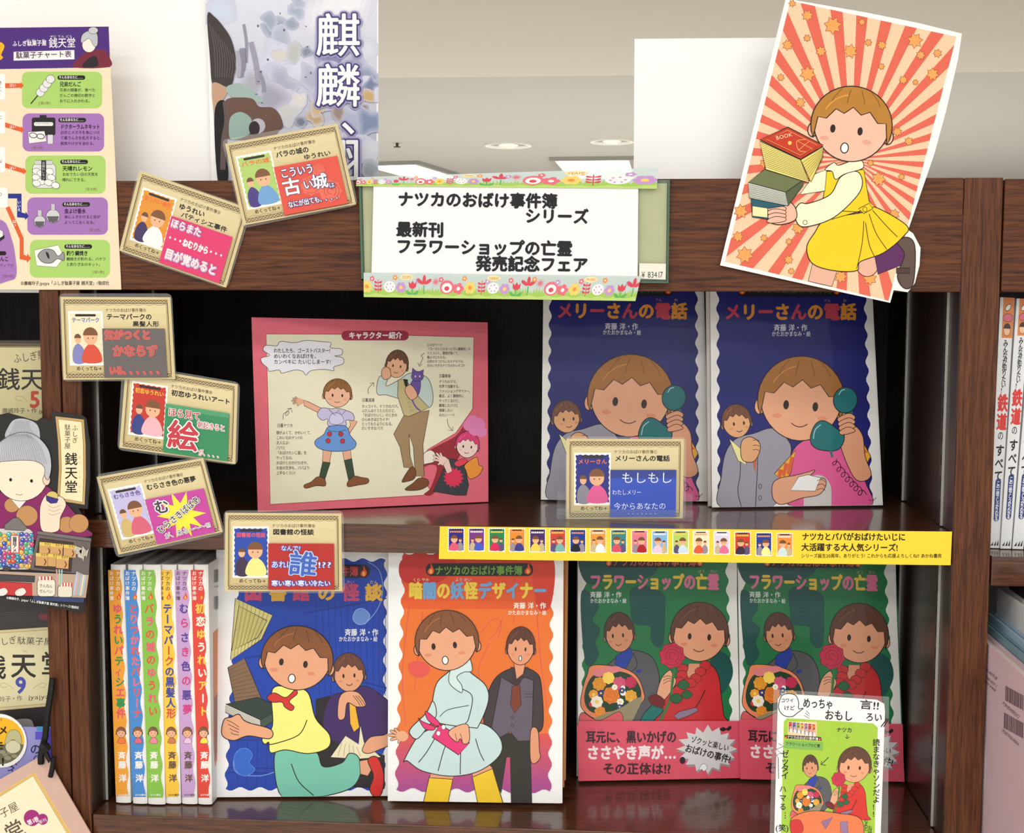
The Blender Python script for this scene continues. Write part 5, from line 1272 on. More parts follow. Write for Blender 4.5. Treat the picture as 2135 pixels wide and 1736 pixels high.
# ------------------------------------------------------------------ yellow strip on the middle shelf edge (frames rs1, rs2)
k_ = 560 / 2135.0; rs1 = affine(900, 1080, k_); off2 = 540 / k_
pl = Plane(1450, 1170, -0.0014)
t = sheet('promotional_strip', 'long yellow paper strip with a row of tiny book covers along the middle shelf edge', 'paper strip', pl, [(917, 1097), (1985, 1108), (1982, 1178), (915, 1165)], 0.0004, mat((244, 212, 50), 0.6, var=0.01))
a = Art(pl, rs1)
SM = [(130, 76, (44, 36, 130), (226, 90, 120)), (292, 76, (120, 50, 140), (70, 90, 200)), (454, 78, (40, 130, 80), (214, 40, 90)), (614, 80, (228, 140, 50), (60, 60, 130)), (777, 82, (70, 40, 110), (240, 206, 80)), (937, 84, (206, 66, 56), (120, 180, 170)), (1097, 86, (26, 60, 150), (30, 30, 40)), (1257, 86, (228, 150, 60), (244, 244, 244)),
      (1422, 88, (60, 130, 130), (214, 80, 100)), (1587, 92, (224, 120, 150), (170, 30, 40)), (1749, 96, (130, 180, 224), (230, 200, 220)), (1914, 96, (180, 210, 100), (206, 220, 240)), (2075, 98, (240, 226, 190), (226, 90, 60)), (2075 + 166, 100, (220, 210, 236), (226, 110, 150)), (2075 + 332, 106, (206, 60, 40), (60, 40, 60)), (2575, 112, (30, 60, 150), (236, 236, 150)), (2741, 116, (236, 140, 60), (206, 224, 224))]
for i, (x, y, bgc, dr) in enumerate(SM): mini(a, x, y, x + 130, y + 188, bgc, dress=dr, second=((150, 140, 150), (200, 180, 140), (90, 80, 120))[i % 3], tcol=((240, 150, 90), (246, 240, 230), (240, 206, 90))[i % 3], side=1 if i % 2 else -1)
D = (40, 32, 28)
a.text('ナツカとパパがおばけたいじに', off2 + 884, 112, 66, D, width=825, bold=.03, rot=.3); a.text('大活躍する大人気シリーズ!', off2 + 878, 196, 66, D, width=770, bold=.03, rot=.3)
a.text('シリーズ誕生20周年、ありがとう! これからも応援よろしくね!! あかね書房', off2 + 876, 280, 36, D, width=1120, bold=.012)
a.build(t, 0.0)

# ------------------------------------------------------------------ handwritten lime green card at the bottom right (frame rp)
rp = affine(1590, 1430, 300 / 1702.0)
pl = Plane(1735, 1730, -0.012, 1.0)
t = thing('handwritten_card', 'handwritten card with a lime green picture in a clear sleeve before the second flower book', 'card', pl)
slab('clear_sleeve', pl.uv(q(rp, [(132, 40), (1500, 130), (1480, 2300), (70, 2300)])), 0.0008, 0.0011, FILM, t)
slab('printed_card', pl.uv(q(rp, [(180, 150), (240, 88), (1350, 160), (1440, 210), (1448, 300), (1380, 2250), (125, 2250)])), 0, 0.0006, mat((240, 240, 242), 0.6), t)
a = Art(pl, rp, clip=(120, 80, 1500, 2250)); K = (28, 26, 30)
a.rrect(240, 380, 1362, 2300, 50, (168, 202, 62)) if False else a.poly([(290, 378), (1310, 440), (1362, 490), (1310, 2300), (205, 2300), (250, 420)], (166, 204, 62))
a.text('めっちゃ', 480, 130, 130, K, width=360, bold=.02, rot=3); a.text('おもし', 735, 270, 130, K, width=340, bold=.02, rot=3); a.text('ろい', 1220, 305, 110, K, width=200, bold=.02, rot=3); a.text('言!!', 1150, 150, 120, K, width=240, bold=.02, rot=5); 
a.blob([(190, 215), (230, 110), (310, 88), (390, 110), (425, 190), (425, 265), (480, 262), (405, 320), (350, 358), (260, 350), (200, 290)], (242, 242, 244), 9, K); a.text('コワイ', 215, 140, 54, K, width=155, bold=.02); a.text('けど', 252, 226, 60, K, width=130, bold=.02)
for k in range(3): a.line([(490 + 12 * k, 345 - 28 * k), (555, 382 - 26 * k)], 5, K)
for k in range(2): a.line([(1400 + 30 * k, 480), (1470 + 20 * k, 385)], 12, K)
a.text('ゼッタイ', 215, 750, 100, K, vert=True, width=340, bold=.02); a.text('ハマる…', 195, 1170, 88, K, vert=True, width=420, bold=.02); a.text('(笑)', 150, 1630, 90, K, width=160, bold=.02)
a.text('読まなきゃソンだよ!!', 1300, 620, 88, K, vert=True, width=930, bold=.02)
a.line([(190, 680), (250, 710), (165, 745), (215, 790), (165, 815), (185, 850), (188, 1095)], 7, K)
a.rect(300, 420, 640, 590, (240, 206, 160))
for k in range(7): mini(a, 305 + 46 * k, 418 + 4 * k, 350 + 46 * k, 540 + 10 * k, [(200, 70, 60), (60, 90, 180), (120, 170, 80), (230, 180, 70), (170, 130, 190), (200, 60, 50), (230, 130, 60)][k], dress=(240, 230, 220))
a.poly([(260, 575), (690, 600), (700, 645), (262, 615)], (44, 30, 26)); a.text('ナツカのおばけ事件簿', 290, 578, 38, (236, 230, 220), width=370, rot=4, bold=.02); flame(a, 275, 600, 11); flame(a, 676, 624, 11)
a.poly([(262, 640), (715, 665), (710, 760), (250, 730)], (128, 184, 84)); a.text('フラワーショップの亡霊', 272, 655, 42, (60, 50, 40), width=410, rot=4, bold=.02)
a.text('ナツカ', 872, 482, 62, K, width=188, bold=.03, rot=2); a.line([(998, 570), (1000, 618)], 8, K); a.line([(976, 600), (1000, 620), (1028, 598)], 8, K); a.curve([(780, 840), (720, 900), (690, 925)], 9, K); a.line([(700, 885), (688, 926), (750, 935)], 9, K)
h = homog([(70, 580), (1040, 580), (1040, 1060), (70, 1060)], [(330, 900), (1310, 900), (1290, 1560), (330, 1560)])
hm = lambda p_: h(p_)
b2 = Art(pl, comp(homog([(70, 300), (1020, 300), (1020, 1060), (70, 1060)], [(310, 740), (1310, 690), (1290, 1580), (320, 1540)]), rp), clip=(0, 280, 1100, 1066))
suit_man(b2); bouquet(b2); rose_girl(b2, (214, 48, 40)); b2.poly([(70, 1050), (980, 1066), (980, 1066.5), (70, 1066)], (236, 120, 70))
for it in b2.items['pic']: it_v = homog([(70, 300), (1020, 300), (1020, 1060), (70, 1060)], [(310, 740), (1310, 690), (1290, 1580), (320, 1540)])(it[0]); a.put(it_v, it[1], it[2])
a.blob([(330, 1600), (400, 1520), (600, 1470), (900, 1500), (1150, 1560), (1200, 1800), (1180, 2240), (300, 2240), (420, 1800)], (236, 124, 76), 6); a.blob([(335, 1590), (440, 1580), (480, 1690), (420, 1760), (380, 1800), (330, 1700)], (208, 48, 46), 4)
a.poly([(690, 1600), (830, 1540), (740, 1690)], (150, 110, 150), 3); a.poly([(915, 1600), (1000, 1590), (1010, 1740), (920, 1720)], (150, 120, 160), 3)
a.text('ちょっと', 1190, 1560, 60, K, vert=True, width=120); a.text('おばかだ', 1240, 1640, 56, K, vert=True, width=150)
a.build(t, 0.0, PG2)
tube('mounting_pin', [(0, 0.0012, -0.03), (0, 0.0119, -0.03)], 0.002, METAL, t)

# ------------------------------------------------------------------ chart poster at upper left (frame c1)
c1 = affine(0, 0, 540 / 1512.0)
pl = Plane(120, 600, -0.0016)
t = sheet('chart_poster', 'cream and purple sweets chart poster fixed over the header at the left edge', 'poster', pl, q(c1, [(-260, 165), (634, 155), (708, 1690), (-260, 1690)]), 0.0005, mat((238, 220, 190), 0.6))
a = Art(pl, c1, clip=(-260, 150, 712, 1692))
a.poly([(-260, 165), (634, 155), (643, 392), (-260, 408)], (76, 44, 124)); Wt = (244, 240, 246)
a.text('ふしぎ駄菓子屋', 72, 238, 34, Wt, width=200, bold=.02, rot=-1.5); a.text('銭天堂', 284, 220, 54, Wt, width=158, bold=.01, rot=-1, size_y=62); a.text('ぜに てん どう', 292, 205, 15, Wt, width=130); a.text('だ が し や', 155, 228, 11, Wt, width=110)
a.poly([(80, 303), (434, 292), (435, 346), (80, 354)], (246, 238, 240)); a.text('駄菓子チャート表', 92, 302, 42, (90, 70, 90), width=326, rot=-1.4, bold=.02)
a.text('?', -14, 228, 120, (240, 180, 40), bold=.06, size_y=130, outline=((250, 246, 240), 4))
# plain grey-haired figure
a.blob([(430, 392), (470, 330), (520, 300), (600, 290), (636, 330), (640, 390)], (120, 40, 60)); a.blob([(480, 390), (520, 340), (560, 330), (570, 385)], (40, 36, 44))
a.ell(520, 262, 40, 44, (244, 232, 224), 2); a.blob([(476, 250), (480, 205), (520, 180), (566, 195), (570, 260), (550, 270), (520, 225)], (190, 192, 196), 2); a.ell(545, 178, 28, 20, (200, 200, 204), 2)
GC, PC, OR_ = (170, 208, 110), (164, 116, 184), (222, 96, 48)
rows = [((128, 418, 596, 632), GC, 340, 440, '兄弟だんご', ['兄弟の順番が、食べた', 'だんごの焼印の数字と', 'おりに入れかわる。'], '[第3巻]', 226, 592), ((132, 662, 608, 884), PC, 345, 688, 'ドクターラムネキット', ['白衣とメガネを身につけ', 'て薬ラムネを処方すると、', '病気やけがを治せる。'], '[第2巻]', 184, 852),
        ((148, 908, 616, 1130), GC, 356, 932, '天晴れレモン', ['おめでたい日の天気を', '晴れにできる。'], '[第10巻]', 498, 1094), ((160, 1152, 630, 1370), PC, 368, 1180, '虫よけ香水', ['体にふきかけると虫が', 'よってこなくなる。'], '[第11巻]', 518, 1332), ((174, 1400, 642, 1620), GC, 380, 1426, '釣り鯛焼き', ['鯛焼きが釣れる、バケツ', 'と釣りざおのキット。'], '[第1巻]', 540, 1578)]
for (x0, y0, x1, y1), cc, tx, ty, ti, ls, vol, vx, vy in rows:
    a.rrect(x0, y0, x1, y1, 38, cc); a.rrect(tx - 4, ty, tx + 158, ty + 26, 13, (30, 26, 26)); a.text('そんなあなたに……', tx + 4, ty + 1, 20, (240, 238, 236), width=142, bold=.02)
    a.text(ti, tx + 8, ty + 36, 31, (34, 30, 34), width=min(232, 29.5 * len(ti) if len(ti) > 5 else 126), bold=.03)
    for k, s_ in enumerate(ls): a.text(s_, tx + 8, ty + 74 + 32 * k, 22, (40, 34, 40), width=21 * len(s_), bold=.01)
    a.text(vol, vx, vy, 20, (120, 90, 60), width=70)
LG = (226, 226, 226)
for k in range(4): a.ell(236 + 20 * k, 540 - 26 * k, 25, 24, LG, 2)
a.line([(222, 556), (180, 606)], 6, K)
a.rrect(186, 686, 324, 790, 12, (40, 38, 40)); a.rect(232, 672, 272, 690, (40, 38, 40)); a.rrect(198, 712, 312, 736, 10, (236, 236, 236), 2); a.text('ドクターラムネキット', 204, 715, 12, K, width=102); a.poly([(165, 770), (260, 765), (272, 825), (170, 838)], (236, 234, 232), 2)
a.ell(194, 790, 22, 14, (236, 234, 232), 4, 10); a.ell(238, 796, 22, 14, (236, 234, 232), 4, 10); a.rect(278, 786, 310, 840, (214, 214, 216), 2)
a.rrect(190, 950, 326, 1098, 34, (222, 222, 222), 2); a.rect(205, 936, 306, 960, (206, 206, 206), 2)
for x, y in ((214, 1000), (240, 1012), (212, 1036), (290, 1000), (300, 1036), (240, 1060), (284, 1066), (214, 1070), (326, 1082)): a.ell(x, y, 24, 18, (236, 236, 232), 2, 15)
a.rect(242, 936, 270, 1052, (44, 42, 44)); a.text('天晴れレモン', 246, 944, 18, (220, 220, 220), vert=True, width=104)
for x, y, r in ((232, 1292, 34), (310, 1262, 40)): a.ell(x, y, r, r, (206, 206, 210), 2.5); a.poly([(x - r * .9, y), (x + r * .9, y), (x + r * .6, y + r * .75), (x, y + r * .97), (x - r * .6, y + r * .75)], (96, 92, 100)); a.rect(x - 12, y - r - 32, x + 12, y - r + 4, (196, 196, 200), 2)
a.poly([(200, 1460), (340, 1430), (376, 1500), (330, 1560), (214, 1550)], (240, 240, 236), 2); a.blob([(222, 1490), (260, 1455), (310, 1460), (340, 1495), (372, 1470), (374, 1520), (336, 1510), (300, 1535), (250, 1530)], (150, 150, 150), 3); a.blob([(268, 1470), (284, 1480), (290, 1510), (276, 1500)], (40, 40, 44))
for y0, x0, x1, y1 in ((500, 30, 140, 500), (728, 30, 142, 758), (965, 30, 156, 1000)):
    a.poly([(x0, y0 - 14), (x1 - 18, y1 - 14), (x1 - 22, y1 - 24), (x1, y1), (x1 - 22, y1 + 22), (x1 - 18, y1 + 12), (x0, y0 + 14)], OR_); a.text('はい', 56, (y0 + y1) / 2 - 14, 22, Wt, width=38, bold=.02)
a.poly([(48, 1130), (126, 1130), (126, 1240), (150, 1246), (150, 1234), (168, 1262), (148, 1284), (146, 1272), (100, 1268), (100, 1158), (48, 1158)], (40, 50, 140)); a.text('いいえ', 102, 1170, 20, Wt, vert=True, width=66, bold=.02)
a.poly([(34, 1214), (56, 1204), (138, 1390), (138, 1486), (160, 1494), (160, 1480), (182, 1508), (158, 1532), (156, 1520), (116, 1512), (116, 1396)], OR_); a.text('はい', 74, 1282, 22, Wt, vert=True, width=44, bold=.02)
for y0, y1 in ((430, 582), (650, 780), (858, 1006), (1094, 1212)): a.rrect(-200, y0, 30 if y0 < 1000 else 46, y1, 12, (246, 242, 240))
for y, s_ in ((470, 'き'), (505, 'こ'), (670, 'に'), (925, 'な'), (1120, 'の')): a.text(s_, -14, y, 28, (50, 46, 50))
a.blob([(-100, 1300), (20, 1290), (70, 1400), (90, 1500), (96, 1600), (60, 1636), (-100, 1640)], PC); a.poly([(-20, 1330), (20, 1350), (20, 1390), (-20, 1420)], (230, 230, 230), 3); a.poly([(-20, 1400), (28, 1372), (28, 1390), (-20, 1424)], (30, 28, 34)); a.rrect(-80, 1466, 38, 1490, 12, (30, 26, 26))
a.text('んこ', 0, 1496, 30, (34, 30, 34), width=54, bold=.03); a.text('ディアが', 0, 1538, 22, (34, 30, 34), width=82); a.text('[第9巻]', 14, 1602, 20, (120, 60, 110), width=70)
a.text('©廣嶋玲子,jyajya「ふしぎ駄菓子屋 銭天堂」/偕成社', 122, 1640, 26, (44, 40, 44), width=516, bold=.01, rot=-.2)
a.build(t, 0.0)

# ------------------------------------------------------------------ novels in the left bookcase (frames c3 and rz)
rz = affine(0, 1260, 240 / 875.0)
def novel(label, quad, fr, draw, z, clip, th=0.02):
    pb = quad[2]
    pl = Plane(0, 0, 1, 2.0); pl.O = P(pb[0] - 60, pb[1], 0.035); pl.O[2] = z + th * math.sin(math.radians(2)) + 0.0006
    t = thing('novel', label, 'book', pl, group='cream-labelled novels'); uv = pl.uv(quad); uv[2][1] = uv[3][1] = 0.0; uv[1][0] = uv[2][0] = min(uv[1][0], XN0 - 0.002 - pl.O[0]); pl.lim = (-1, 0.0004, uv[1][0])
    dk = mat((44, 38, 34), 0.4)
    slab('front_cover', uv, 0, 0.002, dk, t); c = uv.mean(0); slab('page_block', c + (uv - c) * np.array([.96, .975]), 0.0021, th - 0.0021, PAGES, t); slab('back_cover', uv, th - 0.002, th, dk, t)
    x = uv[1][0]; x2 = uv[2][0]; slab('spine', [(x - .002, uv[1][1]), (x + .001, uv[1][1]), (x2 + .001, uv[2][1]), (x2 - .002, uv[2][1])], 0.0005, th - 0.0005, dk, t)
    a = Art(pl, fr, clip=clip); draw(a); a.build(t, 0.0, PG2)
def d5(a):
    a.rect(-200, 362, 262, 1500, (58, 52, 46)); a.poly([(-200, 372), (262, 380), (262, 398), (-200, 392)], (96, 84, 60), 2)
    a.rect(-200, 398, 262, 830, (208, 198, 150)); a.line([(-200, 402), (262, 402)], 5, (150, 120, 60))
    a.text('ふしぎ駄', 74, 440, 60, (70, 62, 48), width=190, rot=-8); a.text('銭天堂', -14, 520, 140, (34, 30, 26), width=400, bold=.012, size_y=136)
    a.text('5', 172, 636, 128, (196, 64, 40), bold=.035, size_y=132); a.curve([(160, 720), (130, 690), (92, 690), (100, 712), (130, 712)], 4, (180, 164, 110))
    a.text('廣嶋玲子・作 jyajya', 12, 755, 34, (70, 62, 48), width=300)
    a.blob([(-100, 900), (60, 860), (200, 900), (230, 1100), (100, 1250), (-100, 1250)], (120, 114, 112), 3)
def d9(a):
    a.rect(-300, -60, 440, 1500, (46, 42, 42))
    for k in range(9): a.line([(-300, 40 + 14 * k + 60), (440, 20 + 14 * k)], 3, (78, 72, 70))
    a.blob([(300, 70), (360, 70), (440, 100), (440, 130), (310, 110)], (120, 44, 60))
    a.poly([(-300, 215), (440, 165), (440, 765), (-300, 830)], (214, 200, 152)); a.poly([(-300, 235), (440, 187), (440, 745), (-300, 806)], (222, 214, 172), 4, (176, 138, 70))
    a.text('ふしぎ', -64, 262, 64, (64, 56, 46), width=190, rot=-9); a.text('駄菓子屋', 132, 240, 62, (64, 56, 46), width=272, rot=2)
    a.text('銭', -140, 380, 190, (34, 30, 28), bold=.015); a.text('天', 80, 360, 200, (34, 30, 28), bold=.02); a.text('堂', 310, 350, 190, (34, 30, 28), bold=.015); a.text('てん', 172, 345, 18, (110, 100, 70))
    a.text('9', 118, 520, 165, (66, 74, 168), bold=.035, size_y=172)
    for s in (-1, 1): a.curve([(178 + s * 70, 640), (178 + s * 130, 600), (178 + s * 172, 600), (178 + s * 160, 628), (178 + s * 120, 622)], 4, (184, 170, 116))
    a.text('廣嶋玲子・作', -90, 700, 46, (84, 74, 50), width=260, rot=-3); a.text('jyajya', 216, 676, 50, (84, 74, 50), width=160, rot=-2)
    a.blob([(100, 880), (230, 870), (260, 950), (210, 980), (120, 940)], (150, 148, 146), 3)
novel('novel with a cream label and a red number five, upper shelf of the left bookcase', q(c3, [(-180, 362), (262, 362), (262, 1440), (-180, 1436)]), c3, d5, MZ1, (-180, 362, 262, 1440))
novel('novel with a cream label and a blue number nine, lower shelf of the left bookcase', q(rz, [(-260, -40), (432, -50), (432, 1900), (-260, 1900)]), rz, d9, BZ1 - 0.03, (-260, -60, 432, 1500))
# lavender card with round yellow sticker
plv = Plane(60, 1600, 0.012)
t = sheet('lavender_card', 'lavender handwritten card with a round yellow sticker below the number nine novel', 'card', plv, q(rz, [(-150, 920), (414, 935), (424, 1330), (420, 1420), (-150, 1420)]), 0.0008, mat((148, 146, 204), 0.6))
a = Art(plv, rz, clip=(-150, 800, 430, 1420)); a.poly([(-150, 920), (414, 935), (430, 1420), (-150, 1420)], (150, 148, 206)); a.poly([(280, 925), (410, 925), (412, 960), (280, 960)], (70, 140, 190)); a.blob([(350, 960), (412, 950), (424, 1140), (350, 1130)], (76, 66, 190)); a.rect(268, 965, 330, 1025, (96, 84, 200))
a.text('の', 228, 1055, 84, (40, 36, 80), bold=.02); a.text('ド', 90, 1160, 70, (40, 36, 80), bold=.02, rot=20); a.text('ビ', 385, 1060, 70, (40, 36, 80), bold=.02); a.text('スト', 70, 1210, 60, (40, 36, 80), bold=.02, rot=20); a.curve([(280, 1145), (260, 1165), (262, 1180)], 7, (40, 36, 80)); a.build(t, 0.0)
cq = rz([(0, 1035)])[0]; c_uv = plv.uv([cq])[0]; rad = abs(plv.uv([rz([(202, 1035)])[0]])[0][0] - c_uv[0])
plk = Plane(cq[0], cq[1], 0.0105)
t = thing('round_sticker', 'round yellow sticker with white rim overlapping the lavender card', 'sticker', plk)
slab('disc', [(rad * math.cos(2 * math.pi * k / 48), rad * math.sin(2 * math.pi * k / 48)) for k in range(48)], 0, 0.0006, mat((240, 238, 236), 0.5), t)
a = Art(plk, rz); a.ell(0, 1035, 184, 178, (236, 180, 40), n=48); a.poly([(184 * math.cos(v), 1035 + 178 * math.sin(v)) for v in np.linspace(0.15, 2.99, 30)], (110, 106, 84))
for r_, x, y in ((14, 40, 1140), (18, 80, 1120), (16, 110, 1150), (18, 60, 1165), (14, 140, 1100), (16, 20, 1120)): a.ell(x, y, r_ * 1.6, r_, (146, 142, 116), 1.5)
a.ell(100, 1080, 58, 50, (206, 200, 170), 2); a.blob([(42, 1060), (50, 1000), (80, 955), (130, 955), (160, 1000), (160, 1060), (100, 1025)], (184, 180, 136), 2)
a.text('メ', -10, 918, 70, (60, 40, 20), bold=.05); a.text('モ', -40, 1035, 70, (60, 40, 20), bold=.05); a.text('刊', -10, 862, 26, (90, 60, 20)); a.text('!', 12, 1150, 80, (30, 26, 20), bold=.05)
a.build(t, 0.0)
# pink board with cream label, hung by a black cord
plp = Plane(90, 1736, -0.006)
brd = q(rz, [(350, 1128), (430, 1290), (690, 1740), (760, 1900), (-260, 1900), (-260, 1440), (0, 1328)])
t = sheet('hanging_board', 'dusty pink hanging board with a cream label at the lower left corner', 'board', plp, brd, 0.0012, mat((206, 170, 156), 0.6))
a = Art(plp, rz); a.poly([(-260, 1590), (262, 1272), (640, 1900), (-260, 1900)], (226, 190, 116)); a.poly([(-260, 1618), (252, 1300), (604, 1900), (-260, 1900)], (240, 228, 196), 4, (150, 110, 60)); a.line([(-260, 1604), (258, 1284), (620, 1900)], 3, (196, 150, 80))
a.ell(312, 1208, 15, 15, (222, 216, 212), 2, 0, (120, 110, 110)); a.text('子屋', -20, 1560, 78, (96, 84, 60), width=156, rot=-28); a.text('堂', 10, 1680, 150, (96, 84, 70), bold=.01, rot=-28); a.ell(243, 1620, 61, 62, (160, 46, 120)); a.ell(325, 1630, 40, 42, (160, 46, 120))
a.text('第1巻', 200, 1640, 46, (244, 236, 240), width=94, rot=-24, bold=.02); a.text('新刊', 292, 1640, 32, (244, 236, 240), width=62, rot=-24); a.build(t, 0.0)
def zp(x, y, Y): p_ = rz([(x, y)])[0]; return tuple(P(p_[0], p_[1], Y) - np.array([float(XN0), 0, 1.0]))
t = thing('black_cord', 'knotted black cord tied through the corner of the pink hanging board', 'cord', loc=(XN0, 0, 1.0))
tube('cord', [zp(400, 560, -.004), zp(385, 680, -.006), zp(358, 850, -.008), zp(345, 1000, -.008), zp(325, 1080, -.009), zp(310, 1150, -.010), zp(312, 1205, -.0085)], 0.0028, BLACK, t)
tube('cord_tail', [zp(335, 1060, -.010), zp(350, 1130, -.012), zp(380, 1190, -.012), zp(410, 1160, -.011), zp(398, 1240, -.011), zp(384, 1306, -.010)], 0.0022, BLACK, t)
tube('knot', [zp(322, 1070, -.0125), zp(342, 1082, -.0135), zp(352, 1100, -.0125)], 0.0042, BLACK, t)

# ------------------------------------------------------------------ shop cut-out at left (frame rc)
rc = affine(0, 850, 200 / 789.0)
plc = Plane(100, 1280, -0.016)
OC = [(-300, 60), (0, 55), (60, 40), (200, 80), (300, 110), (340, 80), (424, 104), (424, 28), (680, 62), (712, 90), (742, 300), (740, 560), (722, 832), (645, 825), (690, 900), (752, 1040), (752, 1100), (730, 1300), (712, 1480), (686, 1680), (660, 1684), (0, 1560), (-300, 1540)]
t = sheet('shop_cutout', 'black die-cut display of an old sweet shop with candy jar, overlapping the left post', 'display', plc, q(rc, OC), 0.0012, mat((30, 28, 28), 0.5))
a = Art(plc, rc, clip=(-280, 20, 760, 1684)); PUR = (134, 40, 98)
a.poly([(456, 70), (690, 96), (704, 300), (706, 560), (696, 796), (470, 760), (486, 500), (478, 280)], (196, 162, 106)); a.poly([(478, 92), (672, 114), (686, 300), (688, 560), (680, 774), (492, 742), (506, 500), (498, 280)], (240, 226, 184), 4, (120, 84, 50))
a.text('ふしぎ', 592, 140, 50, K, vert=True, width=152); a.text('駄菓子屋', 530, 132, 52, K, vert=True, width=205); 
for ch, y in zip('銭天堂', (366, 480, 594)): a.text(ch, 532, y, 108, K, vert=True, bold=.012)
for ch, y in zip('ぜにてんどう', (398, 440, 520, 562, 640, 682)): a.text(ch, 648, y, 15, (110, 90, 60), vert=True)
# plain grey-haired shopkeeper
a.blob([(-250, 760), (0, 690), (120, 760), (300, 700), (380, 640), (560, 800), (700, 980), (720, 1060), (0, 1100), (-250, 1100)], PUR, 4)
for x, y, r in ((100, 800, 62), (224, 886, 88), (550, 960, 70), (650, 950, 80)): a.ell(x, y, r, r * .95, (192, 142, 92), 3, 0, (120, 70, 60))
a.poly([(100, 760), (160, 830), (222, 760), (240, 700), (80, 700)], (232, 226, 224), 3)
a.blob([(60, 170), (110, 100), (200, 88), (300, 130), (330, 220), (300, 300), (80, 260), (40, 230)], (182, 184, 192), 3)
a.ell(180, 560, 215, 205, (246, 226, 204), 4); a.ell(385, 590, 30, 46, (240, 206, 180), 4)
a.blob([(-60, 440), (-40, 330), (60, 240), (180, 200), (300, 230), (400, 340), (425, 480), (400, 590), (370, 560), (368, 490), (300, 440), (180, 430), (20, 440)], (186, 188, 196), 4)
for k in range(22):
    x = -20 + 19 * k; a.curve([(150 + (x - 150) * .35, 215), (150 + (x - 170) * .85, 300), (x + 8, 430 + (30 if x > 300 else 0))], 2, (128, 128, 140))
for k in range(9): a.curve([(70 + 28 * k, 240), (110 + 18 * k, 170), (130 + 13 * k, 105)], 2, (128, 128, 140))
a.ell(90, 590, 12, 14, K); a.ell(262, 600, 12, 14, K); a.curve([(130, 706), (160, 716), (190, 710)], 4, (150, 80, 70))
a.blob([(330, 850), (350, 760), (400, 700), (470, 720), (520, 740), (545, 800), (500, 900), (480, 1010), (350, 1010)], (244, 218, 196), 4)
for k in range(3): a.curve([(400, 800 + 34 * k), (440, 820 + 30 * k), (500, 800 + 30 * k)], 3, (170, 120, 100))
a.ell(432, 725, 48, 40, (214, 190, 110), 3); a.poly([(380, 720), (484, 750), (470, 780), (420, 785), (385, 760)], (60, 50, 130), 3)
# candy jar
a.rrect(-60, 990, 278, 1330, 60, (206, 204, 196), 4); rj = random.Random(8)
CC = [(214, 70, 120), (60, 140, 170), (90, 170, 110), (230, 180, 70), (60, 90, 190), (220, 90, 60), (130, 90, 180), (80, 190, 190)]
for yy in range(8):
    for xx in range(9): x, y = -30 + 36 * xx + rj.uniform(-7, 7), 1045 + 36 * yy + rj.uniform(-7, 7); a.ell(x, y, 19, 19, rj.choice(CC), 2); a.ell(x - 5, y - 6, 5, 5, (244, 240, 240), n=8)
a.poly([(40, 960), (90, 920), (110, 905), (150, 900), (180, 930), (228, 990), (200, 1010), (40, 1000)], (120, 116, 116), 4)
a.rrect(90, 1040, 165, 1195, 6, (196, 92, 92)); a.rect(98, 1050, 156, 1186, (240, 228, 220)); a.text('猫目アメ', 108, 1056, 36, K, vert=True, width=126, bold=.03)
# rusk box
a.poly([(310, 1010), (752, 1070), (752, 1110), (310, 1040)], (120, 112, 112), 4); a.poly([(250, 1330), (310, 1040), (750, 1100), (735, 1370)], (108, 98, 96), 4); a.poly([(285, 1310), (330, 1070), (610, 1105), (590, 1345)], (70, 56, 52), 4)
for x, y in ((330, 1100), (420, 1110), (530, 1120), (300, 1190), (400, 1195), (470, 1210)):
    a.poly([(x, y), (x + 105, y + 8), (x + 100, y + 112), (x - 4, y + 104)], (206, 160, 104), 3); a.poly([(x, y), (x + 105, y + 8), (x + 104, y + 36), (x, y + 28)], (226, 196, 96)); a.text('ラスク', x + 40, y + 4, 24, (120, 60, 40), width=60, bold=.03); a.curve([(x + 70, y + 50), (x + 82, y + 76), (x + 68, y + 100)], 9, (120, 60, 40))
for k in range(7): a.poly([(620 + 16 * k, 1130 + 22 * (k % 4)), (680 + 10 * k, 1150 + 20 * (k % 3)), (670 + 8 * k, 1190 + 24 * (k % 4)), (612 + 16 * k, 1170 + 26 * (k % 3))], (196, 190, 176), 2)
a.poly([(-280, 1330), (735, 1370), (710, 1560), (-280, 1520)], (186, 160, 140)); a.poly([(-280, 1350), (295, 1380), (290, 1430), (-280, 1410)], (74, 70, 74), 4); a.poly([(-280, 1410), (268, 1440), (272, 1545), (-280, 1525)], (196, 60, 62), 4); a.ell(60, 1320, 32, 20, (74, 70, 74), 3)
for x in (-20, 130): a.blob([(x, 1510), (x + 30, 1485), (x + 70, 1480), (x + 90, 1510), (x + 60, 1540), (x + 10, 1540)], (240, 226, 220), 2)
a.rrect(312, 1405, 460, 1548, 30, (232, 224, 206), 4); a.rrect(480, 1460, 600, 1555, 24, (226, 218, 200), 4)
for x0, x1, y in ((326, 436, 1384), (506, 600, 1436)):
    for k in range(8): a.rect(x0 + (x1 - x0) * k / 8, y, x0 + (x1 - x0) * (k + 1) / 8, y + 30, (206, 70, 62) if k % 2 else (240, 232, 224))
a.text('きんねん', 330, 1440, 34, K, width=110, rot=4); a.text('せんべい', 330, 1484, 34, K, width=110, rot=4)
for k, c_ in enumerate(((170, 200, 220), (220, 160, 180), (150, 190, 160), (190, 170, 210), (230, 220, 160), (160, 190, 220))): a.line([(610 + 14 * k, 1540), (640 + 14 * k, 1345 + 6 * k)], 13, c_)
for k, c_ in enumerate(((220, 150, 170), (170, 210, 160), (160, 200, 210))): a.line([(478 + 16 * k, 1450), (470 + 22 * k, 1325)], 11, c_)
a.poly([(280, 1545), (700, 1560), (690, 1600), (276, 1580)], (56, 70, 110), 3)
